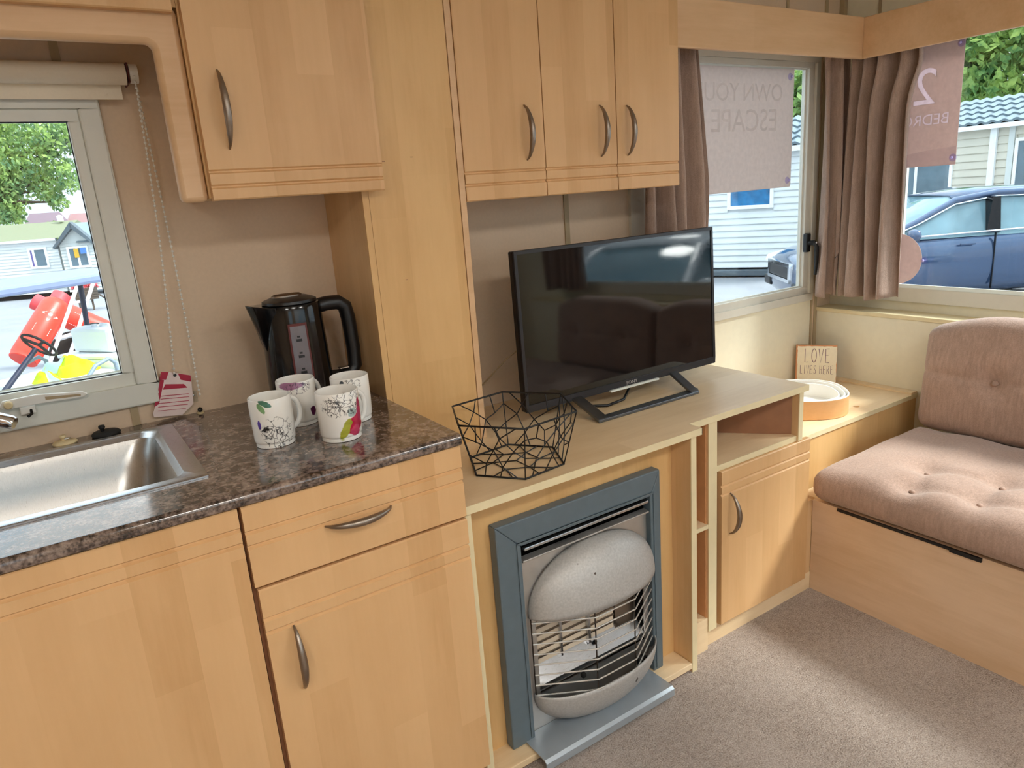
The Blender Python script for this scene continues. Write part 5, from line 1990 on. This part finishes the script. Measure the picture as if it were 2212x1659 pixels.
# ---- cars
def car(label, loc, rz, paint, group='parked cars'):
    t = thing('parked_car', label, 'car', loc, group)
    mm = Matrix.Translation(loc) @ Matrix.Rotation(rz, 4, 'Z')
    # local: front at x=0 pointing to -x, length 4.6, y sideways, z up
    stn = [(0.00, 0.34, 0.66, 0.60), (0.06, 0.28, 0.80, 0.76), (0.30, 0.24, 0.90, 0.86), (0.75, 0.24, 0.99, 0.91), (1.25, 0.24, 1.05, 0.925), (2.0, 0.24, 1.07, 0.93),
           (3.0, 0.24, 1.09, 0.93), (3.9, 0.24, 1.12, 0.92), (4.35, 0.28, 1.12, 0.87), (4.55, 0.36, 1.05, 0.80), (4.62, 0.42, 0.80, 0.72)]
    rings_ = []
    for (x, zl, zt_, w_) in stn:
        half = [(0.0, zl), (w_ * 0.86, zl), (w_ * 0.97, zl + 0.14), (w_, zl + (zt_ - zl) * 0.55), (w_ * 0.975, zl + (zt_ - zl) * 0.84), (w_ * 0.90, zt_), (w_ * 0.55, zt_ + 0.035), (0.0, zt_ + 0.045)]
        r_ = [(x, -a, z) for a, z in half] + [(x, a, z) for a, z in reversed(half[1:-1])]
        rings_.append(r_)
    mb_ = MB()
    loops(mb_, rings_)
    nn = len(rings_[0])
    mb_.f.append(tuple(range(nn)))
    mb_.f.append(tuple(range(len(mb_.v) - nn, len(mb_.v))))
    body_ = obj('body', mb_.xf(mm), paint, t, smooth=45, sub=1)
    gs = [(1.18, 1.05, 0.84, 0.80), (1.55, 1.30, 0.85, 0.72), (2.05, 1.55, 0.85, 0.66), (2.6, 1.62, 0.85, 0.645), (3.4, 1.60, 0.85, 0.63), (4.0, 1.50, 0.83, 0.62), (4.42, 1.16, 0.80, 0.66)]
    rg = []
    for (x, zr, wb_, wr) in gs:
        zbelt = 1.03
        r_ = [(x, -wb_, zbelt), (x, -wr - 0.03, zr - 0.05), (x, -wr + 0.10, zr), (x, wr - 0.10, zr), (x, wr + 0.03, zr - 0.05), (x, wb_, zbelt)]
        rg.append(r_)
    mb_ = MB()
    loops(mb_, rg)
    mb_.f += [tuple(range(6)), tuple(range(len(mb_.v) - 6, len(mb_.v)))]
    obj('greenhouse', mb_.xf(mm), M['car_glass'], t, smooth=30)
    # painted roof skin and pillars
    mb_ = MB()
    rr_ = []
    for (x, zr, wb_, wr) in gs[2:6]:
        rr_.append([(x, -wr - 0.035, zr - 0.055), (x, -wr + 0.09, zr + 0.012), (x, 0, zr + 0.02), (x, wr - 0.09, zr + 0.012), (x, wr + 0.035, zr - 0.055)])
    vs = [p for r_ in rr_ for p in r_]
    fs = []
    for i in range(len(rr_) - 1):
        for j in range(4):
            fs.append((i * 5 + j, i * 5 + j + 1, (i + 1) * 5 + j + 1, (i + 1) * 5 + j))
    mb_.add(vs, fs)
    obj('roof', mb_.xf(mm), paint, t, smooth=50, solid=0.02)
    for s in (-1, 1):
        pth = [(x, s * (wr + 0.045), zr - 0.045) for (x, zr, wb_, wr) in gs]
        pth[0] = (1.05, s * 0.845, 1.045)
        obj('pillar_rail', MB().tube(pth, 0.045, 8).xf(mm), paint, t, smooth=60)
        tr2 = [(1.12, s * 0.875, 1.075), (1.55, s * 0.80, 1.225), (2.05, s * 0.735, 1.455), (2.6, s * 0.715, 1.53), (3.4, s * 0.70, 1.51), (4.0, s * 0.705, 1.40), (4.30, s * 0.79, 1.17)]
        obj('chrome_trim', MB().tube(tr2, 0.014, 6).xf(mm), M['chrome'], t, smooth=60)
        obj('chrome_trim', MB().tube([(1.12, s * 0.875, 1.062), (2.2, s * 0.885, 1.085), (3.4, s * 0.88, 1.11), (4.30, s * 0.83, 1.135)], 0.014, 6).xf(mm), M['chrome'], t, smooth=60)
        obj('door_pillar', MB().prism([(2.42, 1.07), (2.60, 1.07), (2.56, 1.53), (2.46, 1.53)], 'y', s * 0.86, s * 0.70).xf(mm), M['black_gloss'], t)
        obj('door_handle', MB().box(2.05, 2.25, s * 0.925, s * 0.955, 0.93, 0.96).xf(mm), paint, t, bevel=0.01)
        obj('door_handle', MB().box(3.20, 3.40, s * 0.925, s * 0.955, 0.95, 0.98).xf(mm), paint, t, bevel=0.01)
        obj('door_seam', MB().box(2.50, 2.508, s * 0.90, s * 0.936, 0.33, 1.07).xf(mm), M['black'], t)
        mir = MB().lathe([(0.0, -0.09), (0.07, -0.07), (0.10, 0), (0.08, 0.07), (0.0, 0.09)], (0, 0, 0), 14, sx=0.8, sy=1.25).xf(mm @ Matrix.Translation((1.42, s * 1.00, 1.10)))
        obj('mirror', mir, paint, t, smooth=60)
        obj('headlight', MB().prism([(0.02, 0.70), (0.30, 0.80), (0.34, 0.86), (0.06, 0.80)], 'y', s * 0.60, s * 0.875).xf(mm), M['headlight'], t, bevel=0.02)
        obj('bumper_vent', MB().prism([(0.00, 0.36), (0.14, 0.34), (0.16, 0.52), (0.00, 0.50)], 'y', s * 0.50, s * 0.80).xf(mm), M['black'], t, bevel=0.02)
        for wx in (0.90, 3.72):
            c_ = mm @ Matrix.Translation((wx, s * 0.82, 0.345)) @ Matrix.Rotation(PI / 2, 4, 'X')
            w_ = obj('wheel', MB().lathe([(0.20, -0.11), (0.33, -0.11), (0.345, -0.08), (0.345, 0.08), (0.33, 0.11), (0.20, 0.11)], (0, 0, 0), 28).xf(c_), M['rubber'], t, smooth=40)
            obj('rim', MB().lathe([(0.0, -0.09), (0.10, -0.10), (0.22, -0.095), (0.23, 0), (0.22, 0.095), (0.10, 0.10), (0.0, 0.09)], (0, 0, 0), 20).xf(c_), M['tvstand'], w_, smooth=40)
    obj('grille', MB().box(-0.02, 0.06, -0.45, 0.45, 0.55, 0.72).xf(mm), M['black'], t, bevel=0.015)
    obj('grille_surround', frame_ring(MB(), 'x', -0.035, 0.03, (-0.50, 0.50, 0.50, 0.77), (-0.45, 0.45, 0.55, 0.72)).xf(mm), M['chrome'], t, bevel=0.01)
    return t


M['car_blue'] = plain('deep_blue_car_paint', (58, 80, 112), 0.14, metal=0.3, var=0.05, Coat_Weight=1.0)
M['car_silver'] = plain('white_car_paint', (226, 230, 232), 0.2, metal=0.0, var=0.04, Coat_Weight=1.0)
M['car_glass'] = plain('sky_toned_car_glass', (112, 142, 152), 0.03, var=0.15, scale=3)  # pale sky reflection put into the glass colour
M['headlight'] = plain('clear_headlight', (226, 232, 238), 0.12)
car('deep blue car with chrome window trim parked outside the bay window', (9.15, 4.96, GR), -0.64, M['car_blue'])
car('white car outside the bay window, seen only in the television', (4.4, -4.6, GR), math.radians(-22), M['car_silver'])

# ---- golf buggy
M['buggy_white'] = plain('white_moulded_plastic', (228, 232, 232), 0.5, var=0.02)
M['buggy_roof'] = plain('grey_blue_canopy', (124, 138, 172), 0.5, var=0.03)
M['dark_tube'] = plain('navy_black_tube', (40, 46, 66), 0.4)
M['grey_tube'] = plain('grey_plastic_tube', (130, 146, 156), 0.45)
M['hivis'] = plain('fluorescent_yellow_cloth', (222, 250, 20), 0.8, var=0.12, scale=14)
M['reflect'] = plain('grey_reflective_tape', (176, 206, 196), 0.4)
M['red_cyl'] = plain('bright_red_paint', (244, 60, 40), 0.4, var=0.04)
M['red_cap'] = plain('red_plastic_cap', (232, 70, 76), 0.5)
M['white_print'] = plain('pale_print', (250, 200, 190), 0.6)
bm_ = frame2((-0.20, 7.30, G), (-0.82, -0.57))     # local x forward (towards lower left)
bgy = thing('golf_buggy', 'white golf buggy with a grey-blue canopy outside the kitchen window', 'golf buggy', (-0.20, 7.30, G))
# near side is the side towards the caravan
sg = 1 if (bm_ @ Vector((0, 1, 0)) - bm_ @ Vector((0, 0, 0))).y < 0 else -1


def B(x, y, z):
    return tuple(bm_ @ Vector((x, y * sg, z)))


def bbox(x0, x1, y0, y1, z0, z1):
    return MB().box(x0, x1, y0 * sg, y1 * sg, z0, z1).xf(bm_)


obj('canopy', bbox(-1.15, 0.95, -0.60, 0.60, 1.72, 1.82), M['buggy_roof'], bgy, bevel=0.03)
for px_b, py_b in ((-0.98, 0.52), (-0.98, -0.45)):
    obj('canopy_post', MB().tube([B(px_b - 0.02, py_b, 1.72), B(px_b + 0.03, py_b, 0.88)], 0.030, 8), M['dark_tube'], bgy, smooth=50)
for py_b in (0.52, -0.52):
    obj('canopy_post', MB().tube([B(0.90, py_b, 1.72), B(1.08, py_b, 0.85)], 0.024, 8), M['dark_tube'], bgy, smooth=50)
obj('chassis', bbox(-1.2, 1.15, -0.52, 0.52, 0.26, 0.40), M['buggy_white'], bgy, bevel=0.04)
obj('cowl', MB().prism([(0.72, 0.40), (1.22, 0.40), (1.20, 0.66), (0.90, 0.80), (0.74, 0.78)], 'y', -0.55, 0.55).xf(bm_), M['barge'], bgy, bevel=0.04)
obj('seat_box', bbox(-0.50, 0.22, -0.54, 0.54, 0.40, 0.58), M['buggy_white'], bgy, bevel=0.03)
obj('seat_pad', bbox(-0.50, 0.34, -0.57, 0.57, 0.58, 0.76), M['buggy_white'], bgy, bevel=0.05)
for yy in (0.56, -0.56):
    obj('arm_rail', MB().tube([B(-0.46, yy, 0.62), B(-0.44, yy, 0.84), B(-0.37, yy, 0.90), B(-0.20, yy, 0.86), B(-0.04, yy, 0.72), B(0.0, yy, 0.60)], 0.022, 8), M['grey_tube'], bgy, smooth=60)
obj('steering_column', MB().tube([B(0.74, 0.36, 0.74), B(0.26, 0.38, 1.15)], 0.028, 8), M['dark_tube'], bgy, smooth=50)
sc_ = Vector(B(0.22, 0.38, 1.18))
ax_ = (Vector(B(0.26, 0.38, 1.15)) - Vector(B(0.74, 0.36, 0.74))).normalized()
e1 = ax_.orthogonal().normalized()
e2 = ax_.cross(e1)
whl = obj('steering_wheel', MB().tube([sc_ + (e1 * math.cos(a) + e2 * math.sin(a)) * 0.17 for a in [2 * PI * i / 24 for i in range(24)]], 0.014, 8, closed=True), M['rubber'], bgy, smooth=60)
for i in range(3):
    a = 2 * PI * i / 3
    obj('spoke', MB().tube([sc_, sc_ + (e1 * math.cos(a) + e2 * math.sin(a)) * 0.17], 0.016, 6), M['rubber'], whl)
for wx in (-0.82, 0.80):
    for wy in (-0.50, 0.50):
        c_ = bm_ @ Matrix.Translation((wx, wy, 0.22)) @ Matrix.Rotation(PI / 2, 4, 'X')
        obj('wheel', MB().lathe([(0.0, -0.09), (0.12, -0.09), (0.20, -0.08), (0.22, -0.05), (0.22, 0.05), (0.20, 0.08), (0.12, 0.09), (0, 0.09)], (0, 0, 0), 20).xf(c_), M['rubber'], bgy, smooth=40)
obj('rear_body', bbox(-1.15, -0.54, -0.50, 0.54, 0.40, 0.838), M['buggy_white'], bgy, bevel=0.03)
obj('rear_deck', bbox(-1.15, -0.54, -0.50, 0.54, 0.84, 0.88), M['buggy_white'], bgy, bevel=0.01)

# hi-vis jackets on the seat
def heap(name, label, cx, cy, sx, sy, h, seed, bands):
    t = thing(name, label, 'jacket', B(cx, cy, 0.762), 'hi-vis jackets on the buggy seat')
    rnd = random.Random(seed)
    f = [rnd.uniform(0, 6) for _ in range(6)]

    def fn(u, v):
        a, r_ = 2 * PI * u, v
        rad = r_ * (1 + 0.22 * math.sin(3 * a + f[0]) + 0.12 * math.sin(5 * a + f[1]))
        x, y = cx + sx * rad * math.cos(a), cy + sy * rad * math.sin(a)
        z = 0.763 + h * (1 - r_ ** 2.4) * (1 + 0.35 * math.sin(4 * a + 7 * r_ + f[2]) * r_ + 0.2 * math.sin(9 * r_ + f[3])) * 0.8
        return B(x, y, max(z, 0.763))
    obj('cloth', MB().grid(fn, 36, 12, True), M['hivis'], t, smooth=60)

    def band(u, v):
        p = Vector(fn(bands + 0.06 * (u - 0.5) * 2, 0.25 + 0.72 * v))
        return tuple(p + Vector((0, 0, 0.012)))
    obj('reflective_band', MB().grid(band, 4, 10), M['reflect'], t, smooth=60)


heap('safety_jacket', 'larger fluorescent yellow jacket heaped on the buggy seat', -0.25, 0.10, 0.20, 0.34, 0.20, 2, 0.9)
heap('safety_jacket', 'smaller fluorescent yellow jacket at the front of the buggy seat', 0.15, 0.24, 0.10, 0.20, 0.12, 8, 0.2)

# white water container behind the seat
jc = thing('water_container', 'white plastic water container behind the buggy seat', 'container', B(-0.8, -0.08, 0.88))
obj('tank', bbox(-0.92, -0.68, -0.40, 0.24, 0.882, 1.17), M['buggy_white'], jc, bevel=0.045)
obj('cap', MB().tube([B(-0.80, -0.12, 1.168), B(-0.80, -0.12, 1.195)], 0.035, 14), M['buggy_white'], jc, smooth=40)
obj('carry_handle', MB().tube([B(-0.80, -0.02, 1.16), B(-0.80, 0.0, 1.20), B(-0.80, 0.12, 1.20), B(-0.80, 0.14, 1.16)], 0.016, 8), M['buggy_white'], jc, smooth=50)

# trailer and gas cylinders
tl_ = thing('hand_trailer', 'small white wheeled trailer carrying the red cylinders', 'trailer', (0.2, 11.3, G))


def bar(a, b_, r_, mat, nm):
    obj(nm, MB().tube([a, b_], r_, 8), mat, tl_, smooth=50)


bar((0.50, 11.30, 0.55), (-0.16, 10.74, -0.62), 0.028, M['frame_w'], 'frame_rail')
bar((0.72, 11.75, 0.50), (0.10, 11.25, -0.66), 0.028, M['frame_w'], 'frame_rail')
bar((-0.02, 11.25, -0.36), (0.62, 11.25, -0.24), 0.035, M['frame_w'], 'frame_rail')
bar((0.30, 11.13, 0.18), (0.52, 11.58, 0.15), 0.02, M['frame_w'], 'cross_bar')
bar((0.02, 10.90, -0.30), (0.28, 11.40, -0.33), 0.02, M['frame_w'], 'cross_bar')
for (wx, wy) in ((0.20, 11.42), (0.55, 12.15)):
    c_ = Matrix.Translation((wx, wy, G + 0.36)) @ Matrix.Rotation(math.radians(-15), 4, 'Z') @ Matrix.Rotation(PI / 2, 4, 'X')
    w_ = obj('wheel', MB().lathe([(0.14, -0.07), (0.31, -0.07), (0.36, -0.03), (0.36, 0.03), (0.31, 0.07), (0.14, 0.07)], (0, 0, 0), 28).xf(c_), M['rubber'], tl_, smooth=40)
    obj('rim', MB().lathe([(0.0, -0.06), (0.06, -0.075), (0.14, -0.06), (0.17, -0.045), (0.17, 0.045), (0.14, 0.06), (0, 0.06)], (0, 0, 0), 20).xf(c_), M['cream'], w_, smooth=40)


def cylinder(label, p_top, p_bot, r_, seed):
    a, b_ = Vector(p_top), Vector(p_bot)
    d_ = (a - b_)
    L_ = d_.length
    rot = d_.to_track_quat('Z', 'Y').to_matrix().to_4x4()
    mm = Matrix.Translation(b_) @ rot
    t = thing('gas_cylinder', label, 'gas cylinder', b_, 'gas cylinders on the trailer')
    obj('tank', MB().lathe([(r_ * 0.9, 0.0), (r_ * 0.95, 0.01), (r_ * 0.95, 0.06), (r_, 0.08), (r_, L_ * 0.80), (r_ * 0.9, L_ * 0.86), (r_ * 0.62, L_ * 0.90)], (0, 0, 0), 32).xf(mm), M['red_cyl'], t, smooth=40)
    obj('collar', MB().lathe([(r_ * 0.66, L_ * 0.88), (r_ * 0.66, L_), (r_ * 0.60, L_), (r_ * 0.60, L_ * 0.90)], (0, 0, 0), 28).xf(mm), M['red_cap'], t, smooth=40)
    obj('valve', MB().lathe([(0.03, L_ * 0.88), (0.03, L_ * 0.95), (0.0, L_ * 0.96)], (0, 0, 0), 12).xf(mm), M['handle'], t, smooth=40)
    # white print: warning diamond and text block on the side facing the caravan
    view = Vector((0.0, -1.77, 1.32)) - (a + b_) / 2
    zl_ = d_.normalized()
    vn = (view - zl_ * view.dot(zl_)).normalized()
    sd = zl_.cross(vn)
    pr = MB()

    def sp3(s, z):
        ang = s / r_
        return b_ + zl_ * z + (vn * math.cos(ang) + sd * math.sin(ang)) * (r_ + 0.003)
    zc = L_ * 0.62
    q0, q1 = 0.115, 0.085
    ring_o = [sp3(q0 * math.cos(x), zc + q0 * math.sin(x)) for x in [PI / 2 * i for i in range(4)]]
    ring_i = [sp3(q1 * math.cos(x), zc + q1 * math.sin(x)) for x in [PI / 2 * i for i in range(4)]]
    loops(pr, [ring_o, ring_i])
    pr.add([sp3(0.03 * math.cos(x), zc + 0.03 * math.sin(x)) for x in [PI / 3 * i for i in range(6)]], [tuple(range(6))])
    for k in range(4):
        z0_ = L_ * 0.44 - 0.035 * k
        pr.add([sp3(-0.11, z0_), sp3(0.11, z0_), sp3(0.11, z0_ + 0.02), sp3(-0.11, z0_ + 0.02)], [(0, 1, 2, 3)])
    obj('white_print', pr, M['white_print'], t)
    return t


cylinder('bright red gas cylinder leaning on the near side of the trailer', (0.20, 11.30, 0.30), (-0.48, 10.72, -0.52), 0.20, 1)
cylinder('bright red gas cylinder lying behind, sloping down to the right', (-0.19, 12.75, 0.14), (0.76, 12.30, -0.52), 0.21, 2)

# flower planter
plt = thing('flower_barrow', 'wooden barrow planter of red flowers by the grey cabin', 'planter', (0.95, 21.6, G))
for k in range(5):
    obj('plank', MB().box(0.66, 1.22, 21.40, 21.44, G + 0.30 + 0.07 * k, G + 0.362 + 0.07 * k), M['bark'], plt)
obj('box', MB().box(0.66, 1.22, 21.44, 21.85, G + 0.30, G + 0.62), M['bark'], plt)
for lx in (0.70, 1.02):
    obj('leg', MB().box(lx, lx + 0.05, 21.45, 21.50, G, G + 0.30), M['bark'], plt)
obj('shaft', MB().tube([(1.15, 21.45, G + 0.50), (1.55, 21.40, G + 0.12)], 0.025, 6), M['bark'], plt)
fl = MB()
rnd = random.Random(9)
for _ in range(160):
    p = Vector((rnd.uniform(0.62, 1.26), rnd.uniform(21.40, 21.80), G + 0.62 + rnd.uniform(0, 0.14)))
    fl.sphere(p, rnd.uniform(0.018, 0.035), 6, 4)
o = obj('blossom', fl, plain('red_pink_blossom', (216, 90, 96), 0.7, var=0.3, scale=20), plt)
o['kind'] = 'stuff'
